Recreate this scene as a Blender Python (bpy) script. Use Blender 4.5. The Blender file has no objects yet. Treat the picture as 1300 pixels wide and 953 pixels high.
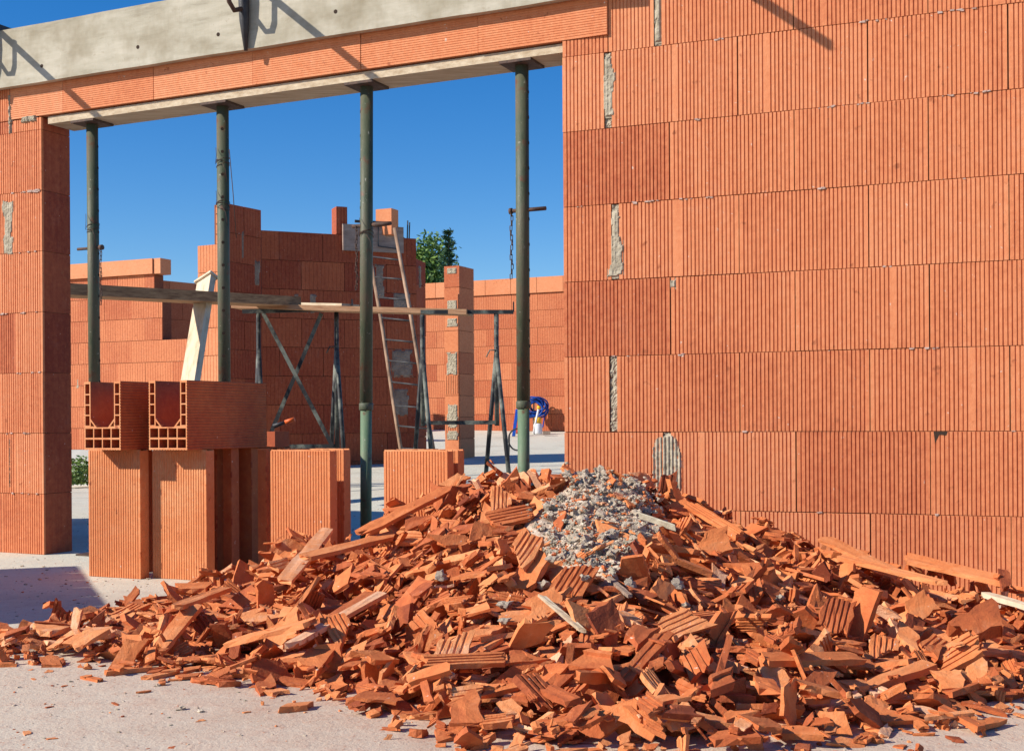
import bpy, bmesh, math, random
import numpy as np
from mathutils import Vector, Matrix, Quaternion, noise
from mathutils.bvhtree import BVHTree

random.seed(7)
rng = np.random.default_rng(11)
R = math.radians
scene = bpy.context.scene
COL = scene.collection

# ------------------------------------------------------------------ camera model
F = 1600.0; CX = 650.0; CY = 534.0; EYE = 0.677; ROLL = R(0.35)
def ray(px, py):
    dx, dy = px - CX, py - CY
    ux = dx * math.cos(ROLL) - dy * math.sin(ROLL)
    uy = dx * math.sin(ROLL) + dy * math.cos(ROLL)
    return Vector((ux / F, 1.0, -uy / F))
def at(px, py, Y):
    r = ray(px, py)
    return Vector((r.x * Y, Y, EYE + r.z * Y))
def proj(p):
    ux = p[0] / p[1] * F; uy = -(p[2] - EYE) / p[1] * F
    dx = ux * math.cos(ROLL) + uy * math.sin(ROLL); dy = -ux * math.sin(ROLL) + uy * math.cos(ROLL)
    return CX + dx, CY + dy

class Plane:
    """vertical wall plane: u runs to the right, w out towards the camera side, z up"""
    def __init__(s, x0, y0, ang):
        s.p = Vector((x0, y0, 0)); s.d = Vector((math.cos(ang), -math.sin(ang), 0)); s.o = Vector((-math.sin(ang), -math.cos(ang), 0))
    def __call__(s, u, w, z):
        return s.p + s.d * u + s.o * w + Vector((0, 0, z))
    def hit(s, px, py, w=0.0):
        r = ray(px, py); q = s.p + s.o * w
        t = q.dot(s.o) / r.dot(s.o)
        P = r * t
        return (P - q).dot(s.d), EYE + r.z * t
X0, Y0 = 0.2198, 5.289
TR = math.atan(1600 / 3950.0); TL = math.atan(1600 / 3450.0)
PR = Plane(X0, Y0, TR)
PL = Plane(X0, Y0, TL)
DEPTH = 0.2

# ------------------------------------------------------------------ scene helpers
WLOC = {}
def tag(o, label=None, cat=None, group=None, kind=None):
    if label: o['label'] = label
    if cat: o['category'] = cat
    if group: o['group'] = group
    if kind: o['kind'] = kind
    return o
def thing(name, loc, label=None, cat=None, group=None):
    o = bpy.data.objects.new(name, None); COL.objects.link(o)
    o.location = loc; o.empty_display_size = 0.1
    WLOC[o] = Vector(loc)
    return tag(o, label, cat, group)
class MB:
    def __init__(s): s.v = []; s.f = []; s.m = []; s.t = []; s.sm = []
    def add(s, vs, fs, m=0, t=0.5, smooth=False):
        b = len(s.v); s.v.extend([tuple(v) for v in vs])
        for f in fs:
            s.f.append(tuple(i + b for i in f)); s.m.append(m); s.t.append(t); s.sm.append(smooth)
        return s
    def box(s, c, ax, ay, az, m=0, t=0.5):
        """centre and three half-extent vectors"""
        c = Vector(c); ax = Vector(ax); ay = Vector(ay); az = Vector(az)
        vs = [c + ax * i + ay * j + az * k for k in (-1, 1) for j in (-1, 1) for i in (-1, 1)]
        fs = [(0, 2, 3, 1), (4, 5, 7, 6), (0, 1, 5, 4), (2, 6, 7, 3), (0, 4, 6, 2), (1, 3, 7, 5)]
        if ax.cross(ay).dot(az) < 0: fs = [f[::-1] for f in fs]
        return s.add(vs, fs, m, t)
    def pbox(s, P, u0, u1, w0, w1, z0, z1, m=0, t=0.5):
        c = P((u0 + u1) / 2, (w0 + w1) / 2, (z0 + z1) / 2)
        return s.box(c, P.d * ((u1 - u0) / 2), P.o * ((w1 - w0) / 2), Vector((0, 0, (z1 - z0) / 2)), m, t)
    def tube(s, pts, r, n=10, m=0, t=0.5, smooth=True, caps=True):
        pts = [Vector(p) for p in pts]
        rs = r if isinstance(r, (list, tuple)) else [r] * len(pts)
        vs = []; ref = None
        for i, p in enumerate(pts):
            a = pts[max(i - 1, 0)]; b = pts[min(i + 1, len(pts) - 1)]
            d = (b - a).normalized() if (b - a).length > 1e-9 else Vector((0, 0, 1))
            if ref is None:
                ref = d.orthogonal().normalized()
            ref = (ref - d * ref.dot(d)).normalized()
            q = d.cross(ref)
            for k in range(n):
                an = 2 * math.pi * k / n
                vs.append(p + (ref * math.cos(an) + q * math.sin(an)) * rs[i])
        fs = []
        for i in range(len(pts) - 1):
            for k in range(n):
                k2 = (k + 1) % n
                fs.append((i * n + k, i * n + k2, (i + 1) * n + k2, (i + 1) * n + k))
        s.add(vs, fs, m, t, smooth)
        if caps:
            b = len(s.v) - len(vs)
            s.f.append(tuple(b + k for k in range(n))[::-1]); s.m.append(m); s.t.append(t); s.sm.append(False)
            s.f.append(tuple(b + (len(pts) - 1) * n + k for k in range(n))); s.m.append(m); s.t.append(t); s.sm.append(False)
        return s
    def bar(s, a, b, w, h, up=Vector((0, 0, 1)), m=0, t=0.5):
        a = Vector(a); b = Vector(b); d = (b - a); L = d.length; d.normalize()
        x = d.cross(up)
        if x.length < 1e-4: x = d.cross(Vector((1, 0, 0)))
        x.normalize(); y = x.cross(d)
        return s.box((a + b) / 2, d * (L / 2), x * (w / 2), y * (h / 2), m, t)
    def prism(s, prof, P, z0, z1, m=0, t=0.5):
        """vertical prism with a (u,w) outline, counter-clockwise seen from above"""
        n = len(prof)
        vs = [P(u, w, z0) for u, w in prof] + [P(u, w, z1) for u, w in prof]
        fs = [(i, i + n, (i + 1) % n + n, (i + 1) % n) for i in range(n)]
        fs += [tuple(range(n)), tuple(range(2 * n - 1, n - 1, -1))]
        return s.add(vs, fs, m, t)
    def build(s, name, mats, parent=None, origin=None):
        o0 = Vector((0, 0, 0))
        if parent is not None: o0 = WLOC[parent]
        elif origin is not None: o0 = Vector(origin)
        me = bpy.data.meshes.new(name)
        v = np.array(s.v, dtype=float).reshape(-1, 3) - np.array(o0)
        me.from_pydata(v.tolist(), [], s.f)
        for m in (mats if isinstance(mats, (list, tuple)) else [mats]): me.materials.append(m)
        me.polygons.foreach_set('material_index', s.m)
        me.polygons.foreach_set('use_smooth', s.sm)
        at_ = me.attributes.new('tone', 'FLOAT', 'FACE'); at_.data.foreach_set('value', s.t)
        me.update()
        o = bpy.data.objects.new(name, me); COL.objects.link(o)
        if parent is not None:
            o.parent = parent; WLOC[o] = Vector(o0)
        else:
            o.location = o0; WLOC[o] = Vector(o0)
        return o
def fbm(x, y, z=0.0, o=4): return noise.fractal(Vector((x, y, z)), 1.0, 2.0, o)

# ------------------------------------------------------------------ materials
def lin(r, g, b):
    f = lambda c: (c / 255 / 12.92) if c / 255 <= 0.04045 else ((c / 255 + 0.055) / 1.055) ** 2.4
    return (f(r), f(g), f(b), 1)
def newmat(name):
    m = bpy.data.materials.new(name); m.use_nodes = True
    nt = m.node_tree; nt.nodes.clear()
    out = nt.nodes.new('ShaderNodeOutputMaterial'); b = nt.nodes.new('ShaderNodeBsdfPrincipled')
    nt.links.new(b.outputs[0], out.inputs[0])
    return m, nt, b
def N(nt, t, **kw):
    n = nt.nodes.new(t)
    for k, v in kw.items(): setattr(n, k, v)
    return n
def coords(nt, scale=(1, 1, 1), world=False):
    if world:
        g = N(nt, 'ShaderNodeNewGeometry'); out = g.outputs['Position']
    else:
        g = N(nt, 'ShaderNodeTexCoord'); out = g.outputs['Object']
    mp = N(nt, 'ShaderNodeMapping'); mp.inputs['Scale'].default_value = scale
    nt.links.new(out, mp.inputs[0]); return mp.outputs[0]
def noisen(nt, vec, scale, detail=4, rough=0.6):
    n = N(nt, 'ShaderNodeTexNoise'); n.inputs['Scale'].default_value = scale
    n.inputs['Detail'].default_value = detail; n.inputs['Roughness'].default_value = rough
    nt.links.new(vec, n.inputs['Vector']); return n.outputs[0]
def ramp(nt, fac, stops):
    r = N(nt, 'ShaderNodeValToRGB'); e = r.color_ramp.elements
    while len(e) < len(stops): e.new(0.5)
    for i, (p, c) in enumerate(stops):
        e[i].position = p; e[i].color = c if len(c) == 4 else (*c, 1)
    nt.links.new(fac, r.inputs[0]); return r.outputs[0]
def math_(nt, op, a, b=None, clamp=False):
    n = N(nt, 'ShaderNodeMath', operation=op, use_clamp=clamp)
    for i, x in enumerate((a, b)):
        if x is None: continue
        if isinstance(x, (int, float)): n.inputs[i].default_value = x
        else: nt.links.new(x, n.inputs[i])
    return n.outputs[0]
def mix(nt, fac, a, b, mode='MIX'):
    n = N(nt, 'ShaderNodeMix', data_type='RGBA', blend_type=mode)
    for i, x in ((0, fac), (6, a), (7, b)):
        if isinstance(x, (int, float)): n.inputs[i].default_value = x
        elif isinstance(x, tuple): n.inputs[i].default_value = x if len(x) == 4 else (*x, 1)
        else: nt.links.new(x, n.inputs[i])
    return n.outputs[2]
def bump(nt, b, h, strength=0.3, dist=0.01):
    n = N(nt, 'ShaderNodeBump'); n.inputs['Strength'].default_value = strength; n.inputs['Distance'].default_value = dist
    nt.links.new(h, n.inputs['Height']); nt.links.new(n.outputs[0], b.inputs['Normal'])

def brick_mat(name, sat=1.0, bumpy=0.35, rnd=0.0, dust=0.25, stops=None, big=0.75, streak=0.0):
    m, nt, b = newmat(name)
    a = N(nt, 'ShaderNodeAttribute', attribute_name='tone', attribute_type='GEOMETRY').outputs['Fac']
    w = coords(nt, world=(rnd == 0))
    n1 = noisen(nt, w, 3.0, 5); n2 = noisen(nt, w, 38.0, 4, 0.7)
    t = math_(nt, 'ADD', a, math_(nt, 'MULTIPLY', math_(nt, 'SUBTRACT', n1, 0.5), big))
    t = math_(nt, 'ADD', t, math_(nt, 'MULTIPLY', math_(nt, 'SUBTRACT', n2, 0.5), 0.5))
    ws = coords(nt, (30, 30, .9), world=True); t = math_(nt, 'ADD', t, math_(nt, 'MULTIPLY', math_(nt, 'SUBTRACT', noisen(nt, ws, 1.6, 5, .7), 0.5), streak))
    if rnd:
        oi = N(nt, 'ShaderNodeObjectInfo')
        t = math_(nt, 'ADD', t, math_(nt, 'MULTIPLY', math_(nt, 'SUBTRACT', oi.outputs['Random'], 0.5), rnd))
    stops = stops or [(0.0, (0.24, 0.034, 0.010)), (0.3, (0.42, 0.100, 0.034)), (0.55, (0.59, 0.195, 0.076)), (0.8, (0.66, 0.270, 0.125)), (1.0, (0.72, 0.37, 0.20))]
    c = ramp(nt, t, stops)
    # pale kiln dust in patches of its own
    n3 = noisen(nt, w, 7.0, 6, 0.75)
    d = math_(nt, 'MULTIPLY', math_(nt, 'SUBTRACT', n3, 0.56, True), dust * 6, True)
    c = mix(nt, d, c, (0.62, 0.36, 0.25))
    n5 = noisen(nt, w, 21.0, 3, 0.6)
    c = mix(nt, math_(nt, 'MULTIPLY', math_(nt, 'SUBTRACT', n5, 0.66, True), 12.0, True), c, (0.36, 0.10, 0.035))
    n6 = noisen(nt, w, 55.0, 2, 0.5)
    c = mix(nt, math_(nt, 'MULTIPLY', math_(nt, 'SUBTRACT', n6, 0.72, True), 14.0, True), c, (0.62, 0.44, 0.34))
    nt.links.new(c, b.inputs['Base Color']); b.inputs['Roughness'].default_value = 0.85
    bump(nt, b, math_(nt, 'ADD', noisen(nt, w, 160.0, 4, 0.7), math_(nt, 'MULTIPLY', n5, 1.5)), bumpy, 0.004)
    return m
M = {}
M['brick'] = brick_mat('terracotta_wall', big=.22, dust=.10, streak=.30)
M['brick_far'] = brick_mat('terracotta_background', bumpy=0.15, big=.25, dust=.1)
M['shard'] = brick_mat('terracotta_shard', rnd=0.3, bumpy=0.5, dust=0.18,
    stops=[(0.0, (0.20, 0.034, 0.008)), (0.3, (0.43, 0.098, 0.023)), (0.55, (0.59, 0.170, 0.045)), (0.8, (0.68, 0.258, 0.092)), (1.0, (0.75, 0.42, 0.24))])
M['block'] = brick_mat('terracotta_loose_block', dust=0.12,
    stops=[(0.0, (0.34, 0.065, 0.020)), (0.4, (0.54, 0.155, 0.046)), (0.7, (0.63, 0.225, 0.080)), (1.0, (0.72, 0.35, 0.16))])
def simple(name, c1, c2, scale=8, rough=0.8, bs=0.2, bscale=80, stretch=(1, 1, 1), metal=0.0, c3=None, detail=6, lo=0.3, hi=0.7, bd=0.004):
    m, nt, b = newmat(name)
    w = coords(nt, stretch)
    n1 = noisen(nt, w, scale, detail, 0.65)
    st = [(lo, c1), (hi, c2)] if c3 is None else [(lo, c1), ((lo + hi) / 2, c2), (hi, c3)]
    nt.links.new(ramp(nt, n1, st), b.inputs['Base Color'])
    b.inputs['Roughness'].default_value = rough; b.inputs['Metallic'].default_value = metal
    b.inputs['Specular IOR Level'].default_value = 0.3
    if bs: bump(nt, b, noisen(nt, w, bscale, 5, 0.7), bs, bd)
    return m
M['mortar'] = simple('mortar_grey', (0.24, 0.20, 0.14), (0.50, 0.44, 0.33), 30, 0.95, 0.8, 140)
M['shaded_mortar'] = simple('shaded_mortar', (0.16, 0.10, 0.075), (0.34, 0.26, 0.20), 12, 0.95, 0.6, 60)  # darker copy of the grey mortar, painting in shade on the bay patches
M['mortar_pink'] = simple('mortar_crumb', (0.34, 0.21, 0.16), (0.55, 0.42, 0.36), 30, 0.95, 0.6, 140)
M['lump'] = simple('mortar_lump', (0.34, 0.26, 0.18), (0.70, 0.59, 0.46), 22, 0.95, 0.9, 120)
M['grit'] = simple('mortar_grit', (0.34, 0.20, 0.13), (0.50, 0.38, 0.28), 60, 0.95, 0.9, 160, c3=(0.66, 0.57, 0.46))
M['core'] = simple('brick_dust', (0.13, 0.035, 0.014), (0.30, 0.10, 0.045), 40, 0.95, 0.9, 120)
M['joint'] = simple('joint_backing', (0.16, 0.05, 0.025), (0.24, 0.09, 0.05), 40, 0.95, 0.3)  # recessed dark-orange backing of the block joints
M['dark_hole'] = simple('dark_hollow', (0.03, 0.018, 0.012), (0.05, 0.03, 0.02), 20, 0.95, 0)
M['plank'] = simple('support_plank_wood', (0.36, 0.26, 0.16), (0.60, 0.50, 0.36), 6, 0.85, 0.3, 60, stretch=(1.2, 9, 9))
M['pale_wood'] = simple('pale_new_wood', (0.42, 0.31, 0.19), (0.62, 0.50, 0.35), 5, 0.8, 0.3, 60, stretch=(4, 4, 1), c3=(0.66, 0.56, 0.42))
M['scaf_wood'] = simple('scaffold_plank_wood', (0.17, 0.075, 0.035), (0.46, 0.26, 0.13), 7, 0.85, 0.3, 60, stretch=(1, 7, 7))
M['scaf_wood2'] = simple('scaffold_board_pale', (0.28, 0.13, 0.065), (0.46, 0.27, 0.15), 7, 0.85, 0.3, 60, stretch=(1, 7, 7))
M['old_wood'] = simple('weathered_stick', (0.16, 0.10, 0.07), (0.38, 0.28, 0.21), 12, 0.9, 0.5, 80, stretch=(1, 6, 6))
M['prop'] = simple('prop_green_paint', (0.030, 0.055, 0.028), (0.085, 0.092, 0.055), 11, 0.55, 0.35, 120, stretch=(1, 1, .35), c3=(0.13, 0.09, 0.06), hi=0.72)
def splash(m):
    nt = m.node_tree; b = [n for n in nt.nodes if n.type == 'BSDF_PRINCIPLED'][0]; src = b.inputs['Base Color'].links[0].from_socket
    v = coords(nt); n1 = noisen(nt, v, 46, 4, .7); n2 = noisen(nt, v, 17, 3, .6)
    c = mix(nt, math_(nt, 'MULTIPLY', math_(nt, 'SUBTRACT', n1, 0.64, True), 12, True), src, (0.40, 0.37, 0.31))
    c = mix(nt, math_(nt, 'MULTIPLY', math_(nt, 'SUBTRACT', n2, 0.60, True), 8, True), c, (0.12, 0.055, 0.03))
    nt.links.new(c, b.inputs['Base Color'])
splash(M['prop'])
M['prop_low'] = simple('prop_green_lower', (0.075, 0.15, 0.08), (0.13, 0.19, 0.11), 9, 0.6, 0.3, 120, stretch=(1, 1, .5), c3=(0.17, 0.13, 0.085), hi=0.8); splash(M['prop_low'])
M['rust'] = simple('rusty_iron', (0.035, 0.022, 0.018), (0.12, 0.065, 0.045), 30, 0.7, 0.4, 150)
M['iron'] = simple('black_iron', (0.022, 0.024, 0.03), (0.06, 0.055, 0.055), 25, 0.5, 0.3, 150)
M['trestle'] = simple('trestle_paint', (0.022, 0.022, 0.024), (0.16, 0.17, 0.14), 3.2, 0.6, 0.3, 120, lo=0.48, hi=0.60)
M['ladder'] = simple('ladder_rail_wood', (0.09, 0.05, 0.03), (0.44, 0.28, 0.18), 3, 0.7, 0.3, 100, stretch=(3, 3, .8))
M['grey_board'] = simple('grey_board', (0.22, 0.15, 0.12), (0.40, 0.30, 0.25), 6, 0.9, 0.3, 60, stretch=(1, 1, 6))
M['blue'] = simple('blue_hose_plastic', (0.008, 0.035, 0.22), (0.015, 0.09, 0.42), 8, 0.4, 0)
M['red'] = simple('red_plastic', (0.45, 0.03, 0.02), (0.55, 0.05, 0.03), 8, 0.5, 0)
M['yellow'] = simple('yellow_plastic', (0.75, 0.42, 0.02), (0.85, 0.50, 0.03), 8, 0.5, 0)
M['white'] = simple('white_plastic', (0.62, 0.62, 0.64), (0.75, 0.75, 0.76), 8, 0.5, 0)
M['black'] = simple('black_rubber', (0.02, 0.02, 0.022), (0.035, 0.033, 0.035), 8, 0.6, 0)
M['orange'] = simple('orange_grip', (0.62, 0.10, 0.02), (0.70, 0.14, 0.03), 8, 0.5, 0)
M['found'] = simple('foundation_concrete', (0.34, 0.33, 0.32), (0.46, 0.45, 0.43), 5, 0.95, 0.4, 40)
def leaf_mat(name, c1, c2):
    m, nt, b = newmat(name)
    a = N(nt, 'ShaderNodeAttribute', attribute_name='tone', attribute_type='GEOMETRY').outputs['Fac']
    nt.links.new(ramp(nt, a, [(0, c1), (1, c2)]), b.inputs['Base Color']); b.inputs['Roughness'].default_value = 0.6
    return m
M['leaf'] = leaf_mat('broadleaf_green', (0.035, 0.10, 0.012), (0.16, 0.25, 0.04))
M['needle'] = leaf_mat('conifer_green', (0.014, 0.05, 0.018), (0.05, 0.11, 0.045))
M['bark'] = simple('bark', (0.05, 0.035, 0.025), (0.12, 0.09, 0.06), 14, 0.9, 0.5, 60)

# shuttering board: grey-beige, faint vertical lime streaks, darker weathering, knots
def board_mat():
    m, nt, b = newmat('shuttering_board')
    tc = N(nt, 'ShaderNodeTexCoord'); v = tc.outputs['Object']
    mp = N(nt, 'ShaderNodeMapping'); mp.inputs['Scale'].default_value = (22, 22, 1.6); nt.links.new(v, mp.inputs[0])
    s = noisen(nt, mp.outputs[0], 3, 5, 0.7)
    mp2 = N(nt, 'ShaderNodeMapping'); mp2.inputs['Scale'].default_value = (1.2, 1.2, 7); nt.links.new(v, mp2.inputs[0])
    g = noisen(nt, mp2.outputs[0], 2.2, 6, 0.7)
    c = ramp(nt, g, [(0.22, (0.18, 0.145, 0.09)), (0.42, (0.38, 0.34, 0.25)), (0.7, (0.52, 0.47, 0.37))])
    c = mix(nt, math_(nt, 'MULTIPLY', s, 0.38), c, (0.36, 0.34, 0.29))
    sp = noisen(nt, v, 26, 5, 0.8)
    c = mix(nt, math_(nt, 'MULTIPLY', math_(nt, 'SUBTRACT', sp, 0.60, True), 5, True), c, (0.24, 0.18, 0.12))
    big = noisen(nt, v, 3.0, 4, 0.7)
    c = mix(nt, math_(nt, 'MULTIPLY', math_(nt, 'SUBTRACT', big, 0.47, True), 3.5, True), c, (0.24, 0.20, 0.13))
    nt.links.new(c, b.inputs['Base Color']); b.inputs['Roughness'].default_value = 0.9
    bump(nt, b, math_(nt, 'ADD', s, sp), 0.3, 0.004)
    return m
M['board'] = board_mat()

def ground_mat():
    m, nt, b = newmat('dusty_concrete_ground')
    w = coords(nt, world=True)
    n1 = noisen(nt, w, 1.1, 6, 0.7); n2 = noisen(nt, w, 14, 6, 0.75); n3 = noisen(nt, w, 70, 3, 0.6)
    c = ramp(nt, n1, [(0.3, (0.46, 0.42, 0.325)), (0.5, (0.60, 0.57, 0.455)), (0.7, (0.57, 0.50, 0.385))])
    c = mix(nt, math_(nt, 'MULTIPLY', math_(nt, 'SUBTRACT', n2, 0.55, True), 3.0, True), c, (0.42, 0.33, 0.27))
    c = mix(nt, math_(nt, 'MULTIPLY', math_(nt, 'SUBTRACT', n3, 0.62, True), 4.0, True), c, (0.26, 0.15, 0.10))
    # brick dust around the heap and grit
    vo = N(nt, 'ShaderNodeTexVoronoi'); vo.inputs['Scale'].default_value = 60; nt.links.new(w, vo.inputs['Vector'])
    spk = math_(nt, 'LESS_THAN', vo.outputs['Distance'], 0.16)
    msk = math_(nt, 'MULTIPLY', spk, math_(nt, 'GREATER_THAN', n2, 0.50))
    c = mix(nt, math_(nt, 'MULTIPLY', msk, 0.8), c, (0.36, 0.13, 0.07))
    mp = N(nt, 'ShaderNodeMapping'); mp.inputs['Location'].default_value = (-.12, -1.52, 0); mp.inputs['Scale'].default_value = (.42, .40, 0); nt.links.new(N(nt, 'ShaderNodeNewGeometry').outputs['Position'], mp.inputs[0])
    ln = N(nt, 'ShaderNodeVectorMath', operation='LENGTH'); nt.links.new(mp.outputs[0], ln.inputs[0])
    dm = math_(nt, 'SUBTRACT', 1.12, ln.outputs['Value'], True); dm = math_(nt, 'MULTIPLY', dm, math_(nt, 'ADD', n2, math_(nt, 'MULTIPLY', n3, .6)))
    c = mix(nt, math_(nt, 'MULTIPLY', dm, .85, True), c, (0.46, 0.20, 0.11))
    nt.links.new(c, b.inputs['Base Color']); b.inputs['Roughness'].default_value = 0.95
    n4 = noisen(nt, w, 240, 2, 0.5)
    h = math_(nt, 'ADD', math_(nt, 'MULTIPLY', n2, 1.2), math_(nt, 'ADD', math_(nt, 'MULTIPLY', n3, .45), math_(nt, 'MULTIPLY', n4, .22)))
    bump(nt, b, h, 0.55, 0.008)
    return m
M['ground'] = ground_mat()

# ------------------------------------------------------------------ ground
def sstep(a, b, x):
    t = min(max((x - a) / (b - a), 0), 1); return t * t * (3 - 2 * t)
def T(X, Y):
    p = (Vector((X, Y, 0)) - PL.p).dot(-PL.o)          # metres behind the front wall
    if p <= 0: return 0.0
    yy = min(Y, 24.0)
    right = max(0.0, 0.040 * (yy - 9.9)); left = -0.024 * max(0.0, yy - 9.0)
    u = X / max(Y, 1) * F + CX
    k = sstep(180, 380, u)
    return left * (1 - k) + right * k
def axis(a, b, fine0, fine1, step, n):
    mid = list(np.arange(fine0, fine1, step)); lo = list(fine0 - np.geomspace(step * 2, fine0 - a, n))[::-1]; hi = list(fine1 + np.geomspace(step * 2, b - fine1, n))
    return lo + mid + hi
gx = axis(-260, 260, -9, 9, 0.22, 16); gy = axis(-60, 420, 1.0, 26, 0.22, 16)
g = MB(); vs = []
for y in gy:
    for x in gx:
        z = T(x, y) if -9 < x < 9 and y < 26.5 else T(max(min(x, 9), -9) * (min(y, 26) / max(y, 1e-3) if y > 26 else 1), min(y, 26))
        if y > 2: z += 0.006 * fbm(x * 1.3, y * 1.3) * (1 if y < 26 else 0)
        vs.append((x, y, z))
nx = len(gx)
fs = [(j * nx + i, j * nx + i + 1, (j + 1) * nx + i + 1, (j + 1) * nx + i) for j in range(len(gy) - 1) for i in range(nx - 1)]
g.add(vs, fs, smooth=True)
tag(g.build('ground', M['ground']), 'pale dusty concrete ground of the building site', kind='structure')

# ------------------------------------------------------------------ ribbed hollow-brick wall
H = 0.314; BL = 0.5; RIB = 0.0157
def rib_profile(u0, u1, w, back, r, wide=None):
    """outline of one ribbed block seen from above"""
    n = max(2, int(round((u1 - u0 - 0.004) / RIB))); p = (u1 - u0 - 0.004) / n
    front = [(u0, w)]
    for i in range(1, n):
        c = u0 + 0.002 + i * p + r.uniform(-0.0006, 0.0006)
        if wide and any(abs(c - x) < p * 0.55 for x in wide): continue
        dp = 0.0048 * r.uniform(0.8, 1.15); g_ = p * 0.15 * r.uniform(.85, 1.12)
        front += [(c - g_ * 1.15, w - r.uniform(0, .0004)), (c - g_ * 0.75, w - dp), (c + g_ * 0.75, w - dp), (c + g_ * 1.15, w)]
    front += [(u1, w)]
    return front + [(u1, back), (u0, back)]
def rib_w(u, u0, p=RIB): return 0
def wall_rows(mb, P, rows, r, core_w0=-DEPTH, back=-0.012, top_fn=None, tone0=0.5, missing=()):
    """rows: list of (z0, z1, [u joints])"""
    for k, (z0, z1, js) in enumerate(rows):
        for i in range(len(js) - 1):
            a, b = js[i], js[i + 1]
            if b - a < 0.012: continue
            L = b - a; t = tone0 + r.gauss(0, 0.10); w = r.uniform(-0.0022, 0.0022)
            prof = rib_profile(a + r.uniform(.0008, .002), b - r.uniform(.0008, .003), w, back, r, wide=[a + L * 0.5] if L > 0.4 else None)
            mb.prism(prof[::-1] if False else prof, P, z0 + r.uniform(.0008, .0024), z1 - r.uniform(.0008, .0022), 0, t)
    return mb
def patch(mb, P, u0, u1, z0, z1, seed, parent=None, name='mortar_patch', **kw):
    m_ = MB(); patch_(m_, P, u0, u1, z0, z1, seed, **kw); m_.build(name, M['shaded_mortar'] if PARENT[0] is not None and PARENT[0].name.startswith('brick_bay') else M['mortar'], parent if parent is not None else PARENT[0])
PARENT = [None]
def patch_(mb, P, u0, u1, z0, z1, seed, w=0.0015, m=0, cell=0.006, rag=0.35, lumps=0.003, shape='rect', gr=.0016):
    """smeared mortar: a lumpy thick skin with a ragged outline, its rim pressed into the wall"""
    nu = max(3, int((u1 - u0) / cell)); nz = max(3, int((z1 - z0) / cell))
    inside = {}
    for j in range(nz + 1):
        for i in range(nu + 1):
            a = i / nu * 2 - 1; b = j / nz * 2 - 1
            rr = fbm(i * cell * 22 + seed, j * cell * 9, seed, 4) * rag
            if shape == 'tear': wd = 0.45 + 0.55 * (1 - (b + 1) / 2)
            elif shape == 'oval': wd = math.sqrt(max(0, 1 - abs(b) ** 2.6))
            else: wd = 1.0
            inside[i, j] = abs(a) < wd * (0.85 + rr) and abs(b) < 0.93 + rr * 0.2
    ids = {}; vs = []; fs = []
    for (i, j), v in inside.items():
        near = all(inside.get((i + a, j + b), False) for a in (-1, 0, 1) for b in (-1, 0, 1))
        u = u0 + (u1 - u0) * i / nu; z = z0 + (z1 - z0) * j / nz
        groove = gr * (0.5 + 0.5 * math.cos(2 * math.pi * u / RIB)) - .0012
        ww = (w + lumps * (0.5 + fbm(u * 60, z * 60, seed, 3)) - groove) if near else -0.004
        ids[i, j] = len(vs); vs.append(P(u, ww, z))
    for j in range(nz):
        for i in range(nu):
            q = [(i, j), (i + 1, j), (i + 1, j + 1), (i, j + 1)]
            if sum(inside[x] for x in q) >= 2: fs.append(tuple(ids[x] for x in q))
    mb.add(vs, fs, m, 0.5, False)
def crumbs(mb, P, u0, u1, z, n, r, m=0, size=0.006):
    """bits of mortar squeezed out of a bed joint"""
    for _ in range(n):
        u = r.uniform(u0, u1); s_ = size * r.uniform(0.5, 1.5)
        vs = []; c = P(u, 0.001, z + r.uniform(-.004, .002))
        for a in (-1, 1):
            for b in (-1, 1):
                for d in (-1, 1):
                    vs.append(c + P.d * (a * s_ * r.uniform(.6, 2.2)) + P.o * (b * s_ * r.uniform(.3, .9)) + Vector((0, 0, d * s_ * r.uniform(.3, 1.0))))
        mb.add(vs, [(0, 2, 3, 1), (4, 5, 7, 6), (0, 1, 5, 4), (2, 6, 7, 3), (0, 4, 6, 2), (1, 3, 7, 5)], m)

rr = random.Random(3)
# --- right wall
U_END = 3.0
ju_even = PR.hit(1105, 600)[0]; ju_odd = PR.hit(1181, 500)[0]
lin_u = PR.hit(772, 20)[0]
rw = thing('brick_wall', PR(0, 0, 0), 'long ribbed terracotta block wall on the right, behind the rubble heap', 'wall')
mb = MB()
rows = []
for k in range(9):
    start = 0.0 if k < 7 else lin_u
    base = ju_even if k % 2 == 0 else ju_odd
    js = [start]; x = base - 0.5 * 10
    while x < U_END:
        if x > start + 0.03: js.append(x)
        x += BL
    js.append(U_END)
    # narrow mortar-filled slots near the opening
    rows.append((k * H, (k + 1) * H, js))
slots = {0: [], 1: [PR.hit(847, 600)[0]], 2: [PR.hit(779, 500)[0]], 3: [], 4: [PR.hit(781, 300)[0]], 5: [], 6: [PR.hit(772, 110)[0]], 7: [PR.hit(835, 20)[0]]}
SW = 0.030
rows2 = []
for k, (z0, z1, js) in enumerate(rows):
    for s_ in slots.get(k, []):
        js = [j for j in js if abs(j - s_) > 0.07]
        js += [s_ - SW / 2, s_ + SW / 2]; js.sort()
    rows2.append((z0, z1, js))
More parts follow.
